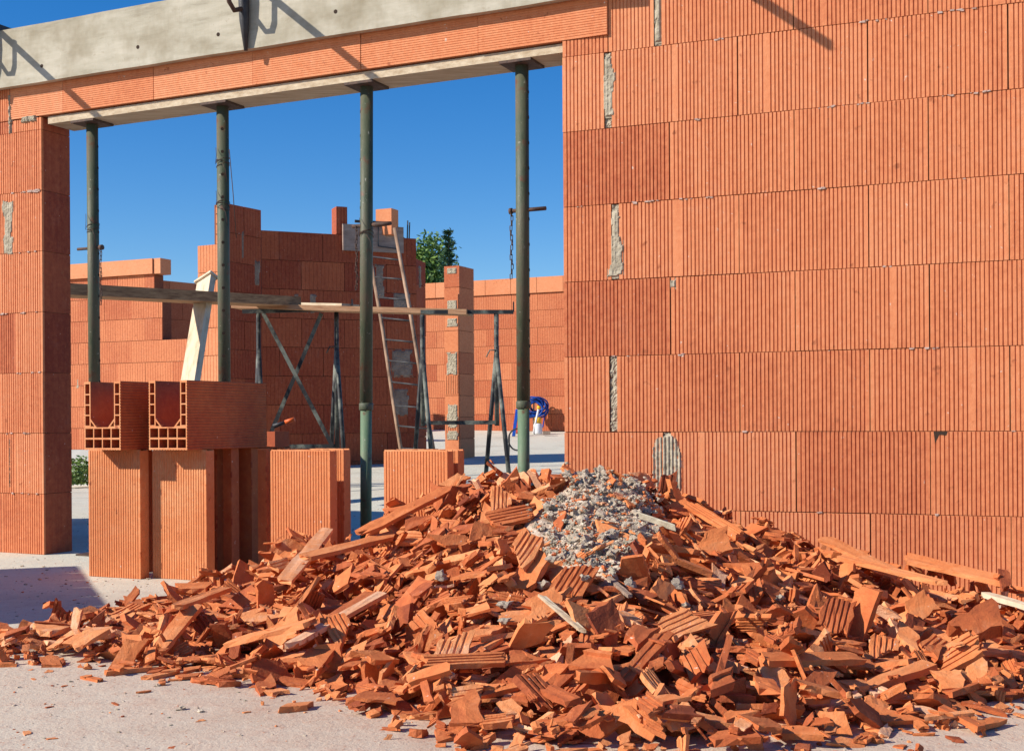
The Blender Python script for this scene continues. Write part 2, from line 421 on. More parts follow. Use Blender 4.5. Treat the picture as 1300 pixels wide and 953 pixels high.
for k, (z0, z1, js) in enumerate(rows2):
    for i in range(len(js) - 1):
        a, b = js[i], js[i + 1]
        if any(abs((a + b) / 2 - s_) < 0.01 for s_ in slots.get(k, [])): continue
        sub = MB(); t = 0.55 + rr.gauss(0, 0.045)
        if k == 3 and a < 0.2: t = 0.38
        if k == 5 and a < 0.1: t = 0.40
        w = rr.uniform(-0.002, 0.002)
        prof = rib_profile(a + rr.uniform(.0005, .0018), b - rr.uniform(.0015, .0048), w, -0.014, rr, wide=[a + (b - a) * rr.choice((.24, .5, .5, .74))] if b - a > 0.4 and rr.random() < .4 else None)
        mb.prism(prof, PR, z0 + rr.uniform(.0006, .002), z1 - rr.uniform(.0006, .002), 0, t)
# strip of cut brick at the lintel bearing
mb.prism(rib_profile(0.002, lin_u - 0.004, 0.0, -0.014, rr), PR, 7 * H + .002, 2.268, 0, 0.5)
mb.pbox(PR, 0.0, lin_u, -DEPTH, -0.0135, 0.0, 2.268, 1)
mb.pbox(PR, lin_u + .0005, U_END, -DEPTH, -0.0135, 0.0, 9 * H, 1)
mb.build('block_courses', [M['brick'], M['joint']], rw)
PARENT[0] = rw
for k, ss in slots.items():
    for s_ in ss:
        z0, z1 = k * H, (k + 1) * H
        mo = MB()
        nu, nz = 6, 54; vs = []; fs = []
        for j in range(nz + 1):
            for i in range(nu + 1):
                u = s_ - SW / 2 + SW * i / nu; z = z0 + 0.004 + (H - 0.008) * j / nz
                ww = -0.009 + 0.008 * fbm(u * 70, z * 45, k, 4) + 0.004 * rr.random()
                vs.append(PR(u, ww, z))
        for j in range(nz):
            for i in range(nu): fs.append((j * (nu + 1) + i, j * (nu + 1) + i + 1, (j + 1) * (nu + 1) + i + 1, (j + 1) * (nu + 1) + i))
        mo.add(vs, fs); mo.build('mortar_joint', M['mortar'], rw)
s4 = slots[4][0]; s1 = slots[1][0]; s6 = slots[6][0]
patch(mo, PR, s4 - 0.045, s4 + 0.05, 4 * H + 0.0, 4 * H + 0.30, 3.0, shape='tear')
patch(mo, PR, s1 - 0.085, s1 + 0.075, H + 0.02, 2 * H - 0.004, 9.0, shape='oval', w=0.0035, gr=.0062, cell=.0035, lumps=.002)
patch(mo, PR, s6 - 0.03, s6 + 0.035, 6 * H + 0.03, 7 * H - 0.005, 5.0, shape='rect', rag=0.6)
patch(mo, PR, slots[7][0] - 0.02, slots[7][0] + 0.02, 7 * H + 0.005, 8 * H, 15.0, rag=0.6)
u_ = PR.hit(854, 355)[0]; patch(mo, PR, u_ - 0.025, u_ + 0.02, 4 * H - 0.05, 4 * H - 0.004, 21.0, w=0.0, rag=0.9)
cr = MB()
for k, spans in {7: [(1090, 1130), (1180, 1240), (905, 920)], 6: [(880, 900), (1035, 1060), (1090, 1110), (1195, 1215), (1230, 1260)], 5: [(800, 845), (860, 905), (1040, 1050)], 4: [(1120, 1135)], 3: [(1155, 1190), (860, 870)], 2: [(940, 955)], 8: []}.items():
    for a, b in spans:
        ua = PR.hit(a, 300)[0]; ub = PR.hit(b, 300)[0]
        crumbs(cr, PR, ua, ub, k * H, 3 + int((ub - ua) * 30), rr, size=.0036)
for _ in range(10):
    k = rr.randint(1, 8); u = rr.uniform(0.02, 2.6); crumbs(cr, PR, u, u + 0.02, k * H, 2, rr, size=0.003)
cr.build('mortar_crumb', M['mortar_pink'], rw)['kind'] = 'stuff'
# broken corner of a block (dark chip)
ch = MB(); u_ = PR.hit(1187, 549)[0]
ch.add([PR(u_ - 0.005, .0012, 2 * H - .001), PR(u_ + 0.045, .0012, 2 * H - .001), PR(u_ + .04, .0012, 2 * H - .016), PR(u_ + .015, .0012, 2 * H - .013), PR(u_ + .0, .0012, 2 * H - .045),
        PR(u_ - 0.005, -.01, 2 * H - .001), PR(u_ + 0.045, -.01, 2 * H - .001), PR(u_ + .04, -.01, 2 * H - .016), PR(u_ + .015, -.01, 2 * H - .013), PR(u_ + .0, -.01, 2 * H - .045)],
       [(0, 1, 2, 3, 4), (5, 9, 8, 7, 6), (0, 5, 6, 1), (1, 6, 7, 2), (2, 7, 8, 3), (3, 8, 9, 4), (4, 9, 5, 0)])
ch.build('chipped_corner', M['dark_hole'], rw)

# --- left wall / pier
ul = PL.hit(54, 400)[0]
UL0 = ul - 3.6
lw = thing('brick_wall', PL(ul, 0, 0), 'ribbed terracotta block pier left of the opening, with a grey mortar streak', 'wall')
mb = MB()
jl = PL.hit(10, 280)[0]
for k in range(8):
    z0 = k * H; z1 = (k + 1) * H if k < 7 else 2.262
    js = [UL0]; x = UL0 + (0.0 if k % 2 else 0.25)
    off = (ul - 0.30) if k % 2 == 0 else (ul - 0.19)
    x = off - 0.5 * 7
    while x < ul - 0.05:
        if x > UL0 + 0.03: js.append(x)
        x += BL
    js.append(ul)
    for i in range(len(js) - 1):
        t = 0.52 + rr.gauss(0, 0.09)
        if k >= 6 : t -= .05
        mb.prism(rib_profile(js[i] + .001, js[i + 1] - .001, rr.uniform(-.002, .002), -0.014, rr), PL, z0 + .0012, z1 - .0012, 0, t)
    # smooth end face of the blocks seen in the jamb
    mb.pbox(PL, ul - 0.06, ul - 0.0005 + rr.uniform(-.002, .0), -DEPTH + .001, -0.0145, z0 + .0015, z1 - .0015, 0, 0.12 + rr.gauss(0, .04))  # low tone puts the jamb's shade into the colour
js = [UL0, ul - .6, ul - 0.105]
mb.pbox(PL, UL0, ul - 0.062, -DEPTH, -0.0135, 0, 2.26, 1); mb.pbox(PL, ul - .0618, ul - 0.006, -DEPTH + .004, -.03, 0.0, 2.258, 1)
uw = PL.hit(12, 130)[0]
mb.prism(rib_profile(UL0, uw, 0.0, -.014, rr), PL, 2.266, 2.73, 0, 0.5); mb.pbox(PL, UL0, uw, -DEPTH, -.0135, 2.262, 2.73, 1)
mb.build('block_courses', [M['brick'], M['joint']], lw)
PARENT[0] = lw
um = PL.hit(10, 290)[0]
patch(mo, PL, um - 0.045, um + 0.05, 5 * H + 0.0 - .02, 6 * H - 0.004 - .02, 31.0, shape='rect', rag=.5)
um2 = PL.hit(12, 590)[0]
patch(mo, PL, um2 - 0.01, um2 + 0.015, 1 * H + 0.01, 2 * H - 0.01, 33.0, shape='rect', rag=.5, w=-.001)
um3 = PL.hit(42, 160)[0]
patch(mo, PL, um3 - 0.10, um3 + 0.045, 2.235, 2.283, 35.0, w=0.004, rag=.5, lumps=.008)
patch(mo, PL, uw - 0.015, uw + 0.02, 2.18, 2.42, 36.0, w=0.002, rag=.5, lumps=.008)

cr = MB()
for k in range(1, 7): crumbs(cr, PL, ul - .3, ul - .02, k * H, 6, rr, size=.004)
crumbs(cr, PL, ul - .12, ul - .01, 6 * H, 16, rr)
cr.build('mortar_crumb', M['mortar_pink'], lw)['kind'] = 'stuff'

# --- lintel blocks, plank and shuttering board
LZ0, LZ1 = 2.268, 2.46
li = thing('brick_lintel', PL(ul / 2, 0, LZ0), 'row of flat lintel blocks with lengthwise ribs spanning above the opening', 'lintel')
joints = [PL.hit(x, y)[0] for x, y in ((13, 150), (80, 130), (195, 105), (321, 85), (458, 65), (607, 45), (771, 20))]
for i in range(len(joints) - 1):
    a, b = joints[i] + .0015, joints[i + 1] - .0015
    bb = MB(); n = 18; prof = []; w = rr.uniform(-.001, .003) + .001; ph = (LZ1 - LZ0 - .003) / n
    for k in range(n + 1):
        z = LZ0 + .0015 + ph * k
        if 0 < k < n: prof += [(w, z - ph * .16), (w - .0020, z - ph * .10), (w - .0020, z + ph * .10), (w, z + ph * .16)]
        else: prof.append((w, z))
    prof += [(-DEPTH + .01, LZ1 - .0015), (-DEPTH + .01, LZ0 + .0015)]
    m_ = len(prof)
    vs = [PL(a, q, z) for q, z in prof] + [PL(b, q, z) for q, z in prof]
    fs = [(k, (k + 1) % m_, (k + 1) % m_ + m_, k + m_) for k in range(m_)] + [tuple(range(m_))[::-1], tuple(range(m_, 2 * m_))]
    bb.add(vs, fs, 0, 0.62 + rr.gauss(0, .08))
    bb.build('lintel_block', M['brick'], li)
bb = MB()
pu0 = PL.hit(58, 155)[0]
bb.box(PL((pu0 - .004) / 2, -.107, 2.2435), PL.d * ((-.004 - pu0) / 2), PL.o * .091, Vector((0, 0, .0185)))
def local_mesh(obj_fn): pass
pk = bb.build('support_plank', M['plank'], origin=PL(-1.5, 0, 2.24))
tag(pk, 'long pale plank propped up under the lintel blocks over the opening', 'plank')
# board
bd_u1 = PL.hit(800, 0)[0]; bd_u0 = ul - 3.4
bz0, bz1 = 2.425, 2.722
fb = thing('formwork_board', PL(-1.5, 0.02, bz0), 'weathered grey-beige shuttering board clamped along the top of the opening, small nail holes in it', 'board')
bb = MB()
nseg = 60; 
for i in range(nseg):
    a = bd_u0 + (bd_u1 - bd_u0) * i / nseg; b = bd_u0 + (bd_u1 - bd_u0) * (i + 1) / nseg
    def zz(u, base): return base + 0.003 * fbm(u * 2.2, base * 5)
    vs = []
    for u in (a, b):
        vs += [PL(u, .018, zz(u, bz0)), PL(u, .052, zz(u, bz0)), PL(u, .052, zz(u, bz1)), PL(u, .018, zz(u, bz1))]
    bb.add(vs, [(1, 5, 6, 2), (3, 2, 6, 7), (0, 4, 5, 1), (0, 3, 7, 4)] + ([(0, 1, 2, 3)] if i == 0 else []) + ([(4, 7, 6, 5)] if i == nseg - 1 else []))
bb.build('board_face', M['board'], fb)
for (x, y) in ((53, 84), (175, 60), (277, 44), (426, 15)):
    u, z = PL.hit(x, y, .052); hb = MB()
    hb.tube([PL(u, .0505, z), PL(u, .0532, z)], .0095, 12); hb.build('nail_hole', M['dark_hole'], fb)

# --- concrete fill behind (top course of the lintel), keeps the sky from showing between
cb = MB(); cb.pbox(PL, uw + .003, lin_u - .02, -DEPTH + .02, .016, 2.462, 2.70)
cc = cb.build('ring_beam', M['found'], origin=PL(-1.5, -.1, 2.46)); tag(cc, 'grey concrete ring beam poured behind the shuttering board', 'beam')

# --- clamps
def clamp(u, tone, label):
    r0 = thing('mason_clamp', PL(u, .036, bz1), label, 'clamp', 'iron clamps gripping the shuttering board')
    b = MB(); b.bar(PL(u, -.3, bz1 + .036), PL(u, .74, bz1 + .036), .012, .034); b.build('bar', M['iron'], r0)
    b = MB()
    b.tube([PL(u, .080, bz1 + .07), PL(u, .082, bz1 - .05), PL(u, .078, bz1 - .17), PL(u, .066, bz1 - .31)], [.022, .026, .023, .009], 8)
    b.build('jaw', M['iron'], r0)
    b = MB()
    b.tube([PL(u, .195, bz1 + .06), PL(u - .002, .195, bz1 - .07), PL(u - .004, .185, bz1 - .115), PL(u - .002, .15, bz1 - .145), PL(u, .09, bz1 - .12)], .0115, 8)
    b.build('brace', M['rust'], r0)
    b = MB(); b.tube([PL(u, -.236, bz1 + .06), PL(u, -.236, bz1 - .25)], .012, 8); b.build('back_jaw', M['iron'], r0)
    return r0
clamp(PL.hit(317, 40, .036)[0], 0, 'black iron clamp hanging over the shuttering board above the second prop')
clamp(PL.hit(-6, 60, .036)[0], 0, 'black iron clamp cut off at the left edge of the photo, on the shuttering board')
# a third one over the right wall: only the shadow of its bar is seen
ut, zt = PR.hit(1037, 52)
r0 = thing('mason_clamp', PR(ut - .80, 0, 2.83), 'iron clamp on top of the right wall, its bar throwing a diagonal shadow', 'clamp', 'iron clamps gripping the shuttering board')
b = MB(); zb = zt + .66; b.bar(PR(ut - .82, -.3, zb), PR(ut - .82, .735, zb), .014, .036); b.build('bar', M['iron'], r0)
b = MB(); b.tube([PR(ut - .82, .035, zb + .03), PR(ut - .82, .03, zb - .2)], .012, 8); b.build('jaw', M['iron'], r0)

# ------------------------------------------------------------------ props
def prop(i, xt, yt, xb, zc, pin_y, pin_kind, label):
    # stands under the plank, midway in the wall thickness
    u, _ = PL.hit(xt, yt, -.09); top = PL(u, -.09, 2.224)
    ub, _ = PL.hit(xb, 480, -.09); k = ub - u
    base = PL(u + k * 1.0, -.09, 0.0)
    r0 = thing('steel_prop', base, label, 'prop', 'steel props under the lintel')
    ax = lambda z: base.lerp(top, z / 2.224)
    b = MB(); b.tube([ax(zc), ax(2.214)], .0295, 20)
    for j in range(13):
        z = 2.1 - .11 * j
        if z < zc + .1: break
        an = (0.1, 2.2, 0.15, 2.3)[i]
        d = Vector((math.sin(an - .6) , -math.cos(an - .6), 0)) if i != 1 else Vector((.15, -1, 0)).normalized()
        if i == 3: d = Vector((.93, -.25, 0)).normalized()
        if i == 2: d = Vector((-.97, -.2, 0)).normalized()
        if i == 0: d = Vector((.9, -.1, 0)).normalized()
        c = ax(z); b.tube([c + d * .028, c + d * .0300], .0078, 10, m=1)
    b.build('upper_tube', [M['prop'], M['dark_hole']], r0)
    b = MB(); b.tube([ax(.006), ax(zc + .01)], .0262, 20); b.build('lower_tube', M['prop_low'], r0)
    b = MB(); b.tube([ax(zc - .016), ax(zc - .012), ax(zc + .014), ax(zc + .018)], [.030, .0325, .0325, .030], 20); b.build('collar', M['prop'], r0)
    b = MB(); b.box(ax(2.2185), PL.d * .075, PL.o * .075, Vector((0, 0, .0055))); b.build('head_plate', M['rust'], r0)
    b = MB(); b.box(ax(0) + Vector((0, 0, .005)), PL.d * .07, PL.o * .07, Vector((0, 0, .005))); b.build('base_plate', M['rust'], r0)
    if pin_y:
        zp = PL.hit(xt, pin_y, -.09)[1]; c = ax(zp)
        if pin_kind == 'L': b = MB(); b.tube([c + PL.d * -.105, c + PL.d * .05], .0075, 8); b.tube([c + PL.d * .045, c + PL.d * .062], .014, 8)
        elif pin_kind == 'H': b = MB(); b.tube([c + PL.d * -.075, c + PL.d * .04], .009, 8); b.tube([c + PL.d * .03, c + PL.d * .06, c + PL.d * .13], [.009, .013, .009], 8)
        else: b = MB(); b.tube([c + PL.d * -.06, c + PL.d * .11], .009, 8); b.tube([c + PL.d * -.062, c + PL.d * -.05], .014, 8)
        b.build('pin', M['rust'], r0)
        b = MB(); sx = .052 if pin_kind == 'L' else -.052
        p = c + PL.d * sx + PL.o * .004
        for j in range(14):
            a = p + Vector((0, 0, -.021 * j)) + PL.d * (.003 * math.sin(j * 1.3)); s2 = PL.d * .005 if j % 2 else PL.o * .005
            b.tube([a + s2, a + s2 * .9 + Vector((0, 0, -.022)), a - s2 * .9 + Vector((0, 0, -.024)), a - s2 + Vector((0, 0, -.002)), a + s2], .0022, 5)
        b.build('chain', M['rust'], r0)
    if i in (0, 1, 2):
        zs = {0: [1.67], 1: [1.93, 1.72], 2: [1.53]}[i]
        for zw in zs:
            b = MB()
            for q in range(3):
                ph = rr.random() * 6; pts = []
                for e in range(15):
                    a_ = 2 * math.pi * e / 14; c = ax(zw + .012 * q + .012 * math.sin(a_ + ph))
                    pts.append(c + Vector((math.cos(a_), math.sin(a_), 0)) * .0322)
                b.tube(pts, .0014, 5, caps=False)
            c = ax(zw); b.tube([c + PL.o * .032 + PL.d * .02, c + PL.o * .04 + PL.d * .045 + Vector((0, 0, -.03)), c + PL.o * .035 + PL.d * .05 + Vector((0, 0, -.09))], .0013, 5)
            c = ax(zw); b.tube([c + PL.o * .032 - PL.d * .02, c + PL.o * .05 - PL.d * .0 + Vector((0, 0, .04)), c + PL.o * .035 - PL.d * .015 + Vector((0, 0, .08))], .0013, 5)
            b.build('tie_wire', M['rust'], r0)
    return r0
prop(0, 117, 158, 120.5, .62, 315, 'L', 'leftmost green-grey steel prop, beside the left brick pier')
prop(1, 282.5, 132, 285, .62, None, '', 'steel prop with twisted tie wires and a row of holes, second from the left')
prop(2, 465.5, 103, 463, .745, 286, 'H', 'steel prop in front of the ladder, bright green below its collar')
prop(3, 662.5, 78, 664, .745, 267, 'R', 'rightmost steel prop, rising from behind the top of the rubble heap')
w_ = MB(); uq = PL.hit(291, 190, -.05)[0]; a = PL(uq, -.05, PL.hit(291, 190, -.05)[1]); e = PL(PL.hit(300, 302, -.05)[0], -.05, PL.hit(300, 302, -.05)[1])
w_.tube([a, a.lerp(e, .5) + PL.d * .002, e], .0022, 6); 
tag(w_.build('hanging_wire', M['rust'], origin=a), 'thin rusty wire hanging down beside the second prop', 'wire')

# ------------------------------------------------------------------ hollow U-shaped blocks
UW, UH, UL_ = 0.205, 0.295, 0.56
def ublock_mesh():
    cu = bpy.data.curves.new('ublock_profile', 'CURVE'); cu.dimensions = '2D'; cu.fill_mode = 'BOTH'; cu.extrude = UL_ / 2
    def spline(pts):
        s = cu.splines.new('POLY'); s.points.add(len(pts) - 1)
        for p, q in zip(s.points, pts): p.co = (q[0], q[1], 0, 1)
        s.use_cyclic_u = True
    w, h = UW / 2, UH
    def side(x, z0, z1, n, sgn):
        pts = []; p = (z1 - z0) / n
        for i in range(n + 1):
            z = z0 + p * i
            pts += [(x, z - p * .22), (x - sgn * .0024, z - p * .10), (x - sgn * .0024, z + p * .10), (x, z + p * .22)] if 0 < i < n else [(x, z)]
        return pts
    def bot(z, x0, x1, n):
        pts = []; p = (x1 - x0) / n
        for i in range(1, n):
            x = x0 + p * i; pts += [(x - p * .22, z), (x - p * .10, z + .0018), (x + p * .10, z + .0018), (x + p * .22, z)]
        return pts
    tw = .036
    outer = bot(0, -w, w, 14) + side(w, 0, h, 24, 1) + [(w - tw, h), (w - tw, .135), (w - tw - .034, .098), (-w + tw + .034, .098), (-w + tw, .135), (-w + tw, h)] + side(-w, 0, h, 24, -1)[::-1]
    spline(outer)
    t = .0056
    def hole(x0, z0, x1, z1): spline([(x0, z0), (x0, z1), (x1, z1), (x1, z0)])
    for sx in (-1, 1):
        xa, xb = sx * (w - tw + t), sx * (w - t * 1.2); x0, x1 = min(xa, xb), max(xa, xb)
        zs = [.103, .15, .195, .24, .288]
        for i in range(4): hole(x0, zs[i] + t / 2, x1, zs[i + 1] - t / 2)
    xs = np.linspace(-w + t * .7, w - t * .7, 5)
    for j, (z0, z1) in enumerate(((.009, .045), (.053, .092))):
        for i in range(4): hole(xs[i] + t / 2, z0, xs[i + 1] - t / 2, z1)
    for sx in (-1, 1):
        x = sx * (w - tw - .001 )
        tri = [(x, .102), (x, .124), (x - sx * .021, .102)]
        spline(tri)
    ob = bpy.data.objects.new('tmp', cu); COL.objects.link(ob)
    dg = bpy.context.evaluated_depsgraph_get()
    me = bpy.data.meshes.new_from_object(ob.evaluated_get(dg))
    bpy.data.objects.remove(ob)
    # local axes: x = width, y = height, z = length  -> x width, y length, z height
    for v in me.vertices: v.co = Vector((v.co.x, -v.co.z, v.co.y))
    me.materials.clear(); me.materials.append(M['block'])
    a_ = me.attributes.new('tone', 'FLOAT', 'FACE'); a_.data.foreach_set('value', [0.5] * len(me.polygons))
    me.name = 'hollow_block'
    return me
UM = ublock_mesh()
def uvar(t):
    me = UM.copy(); me.attributes['tone'].data.foreach_set('value', [(.78 if abs(p.normal.y) > .9 else t) for p in me.polygons]); return me  # low t puts the sides' shade into the colour; cut ends stay pale
def place_block(mesh_t, loc, rot, label, group):
    o = bpy.data.objects.new('hollow_block', uvar(mesh_t)); COL.objects.link(o)
    o.matrix_world = Matrix.Translation(loc) @ rot
    tag(o, label, 'block', group); return o
ang = -R(25.5)
TH = R(25.5)
d_ = Vector((math.cos(TH), -math.sin(TH), 0)); n_ = Vector((math.sin(TH), math.cos(TH), 0))
def lying(px, py_base_z, Y, t, label, dth=0.0):
    """front end face's lower-left corner at pixel column px and distance Y, resting at height z"""
    p = at(px, 540, Y); p.z = py_base_z
    a = -(TH + dth); rot = Matrix.Rotation(a, 4, 'Z')
    c = p + rot.to_3x3() @ Vector((UW / 2, UL_ / 2, 0))
    return place_block(t, c, rot, label, 'hollow blocks lying on top of the standing ones')
def standing(px, Y, t, label, dth=0.0, flip=False):
    """block on its end: the broad ribbed face (UH wide) looks out, the front lower-left corner at px, Y"""
    p = at(px, 540, Y); p.z = 0.001
    a = -(TH + dth)
    # local: length y -> z ; height z -> x ; width x -> y
    B = Matrix(((0, 0, 1, 0), (1, 0, 0, 0), (0, 1, 0, 0), (0, 0, 0, 1)))
    if flip: B = Matrix(((0, 0, -1, 0), (-1, 0, 0, 0), (0, 1, 0, 0), (0, 0, 0, 1)))
    rot = Matrix.Rotation(a, 4, 'Z') @ B
    off = Vector(((0 if not flip else UH), UW / 2, UL_ / 2))
    c = p + Matrix.Rotation(a, 3, 'Z') @ off
    return place_block(t, c, rot, label, 'hollow blocks standing on end by the opening')
SLW, SLD = 0.295, 0.054
def slab(px, Y, t, label, dth=0.0, w=SLW, h=UL_):
    """tall thin perforated slab standing on its end, ribs upright"""
    p = at(px, 540, Y); p.z = 0.001; P = Plane(p.x, p.y, TH + dth); r = random.Random(int(px * 7))
    b = MB(); nr = 22; pt = w / nr; f = [(0, 0)]
    for q in range(1, nr):
        c = pt * q; f += [(c - pt * .24, 0), (c - pt * .12, -.0024), (c + pt * .12, -.0024), (c + pt * .24, 0)]
    f += [(w, 0), (w, -SLD), (0, -SLD)]
    b.prism(f, P, 0.0, h - .004, 0, t)
    # broken rim of webs on the top end
    for q in range(7):
        a = w * q / 7; b.pbox(P, a + .001, a + .006, -SLD + .002, -.004, h - .0045, h + r.uniform(-.001, .003), 0, t + .15)
    b.pbox(P, .002, w - .002, -.0075, -.0028, h - .0045, h + .001, 0, t + .15); b.pbox(P, .002, w - .002, -SLD + .001, -SLD + .007, h - .0045, h + .001, 0, t + .15)
    # chips along the right arris
    for q in range(4):
        z = r.uniform(.05, h - .05); b.pbox(P, w - .004, w + .0012, -.006, .0012, z, z + r.uniform(.008, .03), 0, t - .25)
    o = b.build('hollow_slab', M['block'], origin=P(w / 2, -SLD / 2, 0)); tag(o, label, 'block', 'thin hollow slabs standing on end by the opening')
slab(112, 5.60, .62, 'thin pale orange slab standing on end, leftmost before the opening', .0)
slab(193, 5.52, .68, 'thin orange slab standing on end with a chipped right edge, under the lying blocks', -.0)
slab(246, 5.98, .22, 'added full-width slab, toned dark as backing, hindmost behind the second standing slab', .0)  # added behind the gaps so they read as dark shade
slab(263, 5.70, .30, 'narrow shaded slab right behind the second standing slab', .0, w=.05)  # narrow shaded slabs carry their shade in a lower tone
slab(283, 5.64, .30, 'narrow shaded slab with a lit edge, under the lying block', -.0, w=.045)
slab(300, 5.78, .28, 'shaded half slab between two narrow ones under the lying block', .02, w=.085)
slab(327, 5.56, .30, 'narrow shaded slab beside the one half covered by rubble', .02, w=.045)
slab(296, 6.02, .2, 'added full-width slab, toned dark as backing, hindmost under the end of the lying block', .0)  # another dark backing, hiding the bright floor in the gaps
slab(343, 5.33, .60, 'orange slab half covered by rubble, between the second and third props', -.02)
slab(364, 5.55, .60, 'slab standing just behind the one half covered by rubble', .0)
slab(487, 5.16, .58, 'salmon slab standing on end behind the heap, right of the third prop', .0)
slab(502, 5.27, .60, 'slab standing close behind the salmon one', .0)
slab(120, 5.85, .45, 'shaded slab standing behind the leftmost standing slab', .0)
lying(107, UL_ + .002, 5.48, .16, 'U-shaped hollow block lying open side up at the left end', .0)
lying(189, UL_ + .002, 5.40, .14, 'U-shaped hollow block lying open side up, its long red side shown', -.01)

# ------------------------------------------------------------------ background walls
BG = math.radians(24.5)
def bgplane(px, Y): p = at(px, 540, Y); return Plane(p.x, p.y, BG)
def plain_wall(mb, P, u0, u1, z0, ncour, r, tone=.5, depth=.2, side=True, course_h=H, blen=.5, off=0.0, ribs=True, last=None, steps=None):
    """block courses with fine rib grooves; steps = function(course)->(u0,u1)"""
    for k in range(ncour):
        a0, a1 = (u0, u1) if steps is None else steps(k)
        js = [a0]; x = math.floor(a0 / blen) * blen + (blen / 2 if k % 2 else 0) + off
        while x < a1 - .04:
            if x > a0 + .05: js.append(x)
            x += blen
        js.append(a1)
        for i in range(len(js) - 1):
            a, b = js[i] + .003, js[i + 1] - .003
            w = r.uniform(-.003, .003); t = tone + r.gauss(0, .055)
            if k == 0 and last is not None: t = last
            zz0, zz1 = z0 + k * course_h + .003, z0 + (k + 1) * course_h - .003
            if ribs:
                nr = max(2, int((b - a) / .042)); p_ = (b - a) / nr; prof = [(a, w)]
                for q in range(1, nr):
                    c = a + p_ * q; prof += [(c - .0035, w), (c - .002, w - .0026), (c + .002, w - .0026), (c + .0035, w)]
                prof += [(b, w), (b, -.015), (a, -.015)]
                mb.prism(prof, P, zz0, zz1, 0, t)
            else: mb.pbox(P, a, b, -.015, w, zz0, zz1, 0, t)
        mb.pbox(P, a0 + .004, a1 - .004, -depth, -.0145, z0 + k * course_h + .0005, z0 + (k + 1) * course_h - .0005, 1)
r2 = random.Random(5)
# left background wall
PB = bgplane(100, 18.6); zl = 0.29
uA = PB.hit(60, 500)[0]; uB = PB.hit(206, 400)[0]; uC = PB.hit(300, 400)[0]
wl = thing('brick_wall', PB(0, 0, zl), 'sunlit background block wall on the left with a brighter course of flat blocks on top', 'wall')
mb = MB()
plain_wall(mb, PB, uA - 2, uB - .14, zl, 8, r2, .44, steps=lambda k: (uA - 2, uB - (.0 if k < 7 else .14)) if k > 4 else (uA - 2, uC))
ztop = zl + 8 * H
mb.build('block_courses', [M['brick_far'], M['joint']], wl)
mb = MB()
for a, b in ((uA - 2, uA - 1), (uA - 1, uA), (uA, uA + .5), (uA + .5, uA + 1.0), (uA + 1.0, uB - .13), (uB - .125, uB)):
    mb.pbox(PB, a + .004, b - .004, -.2, .05 if b < uB else .03, ztop + .003, ztop + .22, 0, .66 + r2.gauss(0, .05))
mb.build('top_course', M['brick_far'], wl)
fo = MB(); fo.pbox(PB, uA - 2.1, uC + .1, -.3, .04, -.5, zl, 0); fo.build('foundation', M['found'], wl)
mo = MB(); PARENT[0] = wl; u_, z_ = PB.hit(176, 396); patch(mo, PB, u_ - .05, u_ + .05, z_ - .15, z_ + .12, 3, w=.003, cell=.03); u_, z_ = PB.hit(99, 487); patch(mo, PB, u_ - .06, u_ + .06, z_ - .1, z_ + .12, 5, w=.003, cell=.03, shape='tear'); 
# dark wall further back seen over the step
PB2 = Plane(*at(200, 540, 20.5)[:2], -R(50))
mb = MB(); zt2 = at(205, 355, 20.5).z
nb = int((zt2 + .2) / H); plain_wall(mb, PB2, 0, 1.6, zt2 - nb * H, nb, r2, .45, ribs=False)
o = mb.build('brick_wall', [M['brick_far'], M['joint']], origin=PB2(0, 0, 0)); tag(o, 'shaded low block wall seen just above the scaffold plank, behind the sunlit left wall', 'wall')

# right background wall
PC = bgplane(700, 22.0); zc0 = at(700, 547, 22.0).z
uA = PC.hit(536, 450)[0]; uE = PC.hit(760, 450)[0] + 1.5
wr = thing('brick_wall', PC(0, 0, zc0), 'sunlit background block wall right of the ladder, with a plain bright top course', 'wall')
hh = (at(700, 371, 22.0).z - zc0) / 8
mb = MB(); plain_wall(mb, PC, uA - 1.2, uE, zc0, 8, r2, .42, course_h=hh, last=.30)  # lowest course darkened to paint the shadow band along the wall foot
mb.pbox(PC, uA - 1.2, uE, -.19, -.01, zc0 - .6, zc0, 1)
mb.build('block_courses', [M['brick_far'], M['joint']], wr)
mb = MB(); zt = zc0 + 8 * hh; x = uA - 1.2
while x < uE - .1:
    mb.pbox(PC, x + .004, x + .496, -.2, .03, zt + .003, zt + .275, 0, .64 + r2.gauss(0, .05)); x += .5
mb.build('top_course', M['brick_far'], wr)

# pillar
PP = bgplane(565, 15.4); zp0 = T(PP.p.x, 15.4) - .02
pl_ = thing('brick_pillar', PP(0.1, -.2, zp0), 'free-standing square block pillar with grey mortar-filled recesses, before the right background wall', 'pillar')
zt = at(565, 338, 15.4).z; pw = .205; pd = .40
mb = MB(); nk = 9; ch_ = (zt - zp0) / nk
for k in range(nk):
    mb.pbox(PP, 0, pw, -pd, 0, zp0 + k * ch_ + .003, zp0 + (k + 1) * ch_ - .003, 0, .5 + r2.gauss(0, .08))
    if k in (1, 3): 
        for q in range(8): mb.pbox(PP, .015 + q * .024, .022 + q * .024, 0, .005, zp0 + k * ch_ + .02, zp0 + (k + 1) * ch_ - .02, 0, .75)
mb.pbox(PP, .008, pw - .008, -pd + .008, -.008, zp0, zt - .004, 1)
mb.build('block_courses', [M['brick_far'], M['joint']], pl_)
PARENT[0] = pl_
for y0, y1, s_ in ((339, 350, 1), (380, 402, 2), (403, 417, 3), (446, 478, 4), (511, 545, 5), (545, 560, 6)):
    za, zb_ = at(572, y1, 15.4).z, at(572, y0, 15.4).z
    patch(mo, PP, .012, pw - .006, za, zb_, s_, w=.006, cell=.012, rag=.12, lumps=.006)


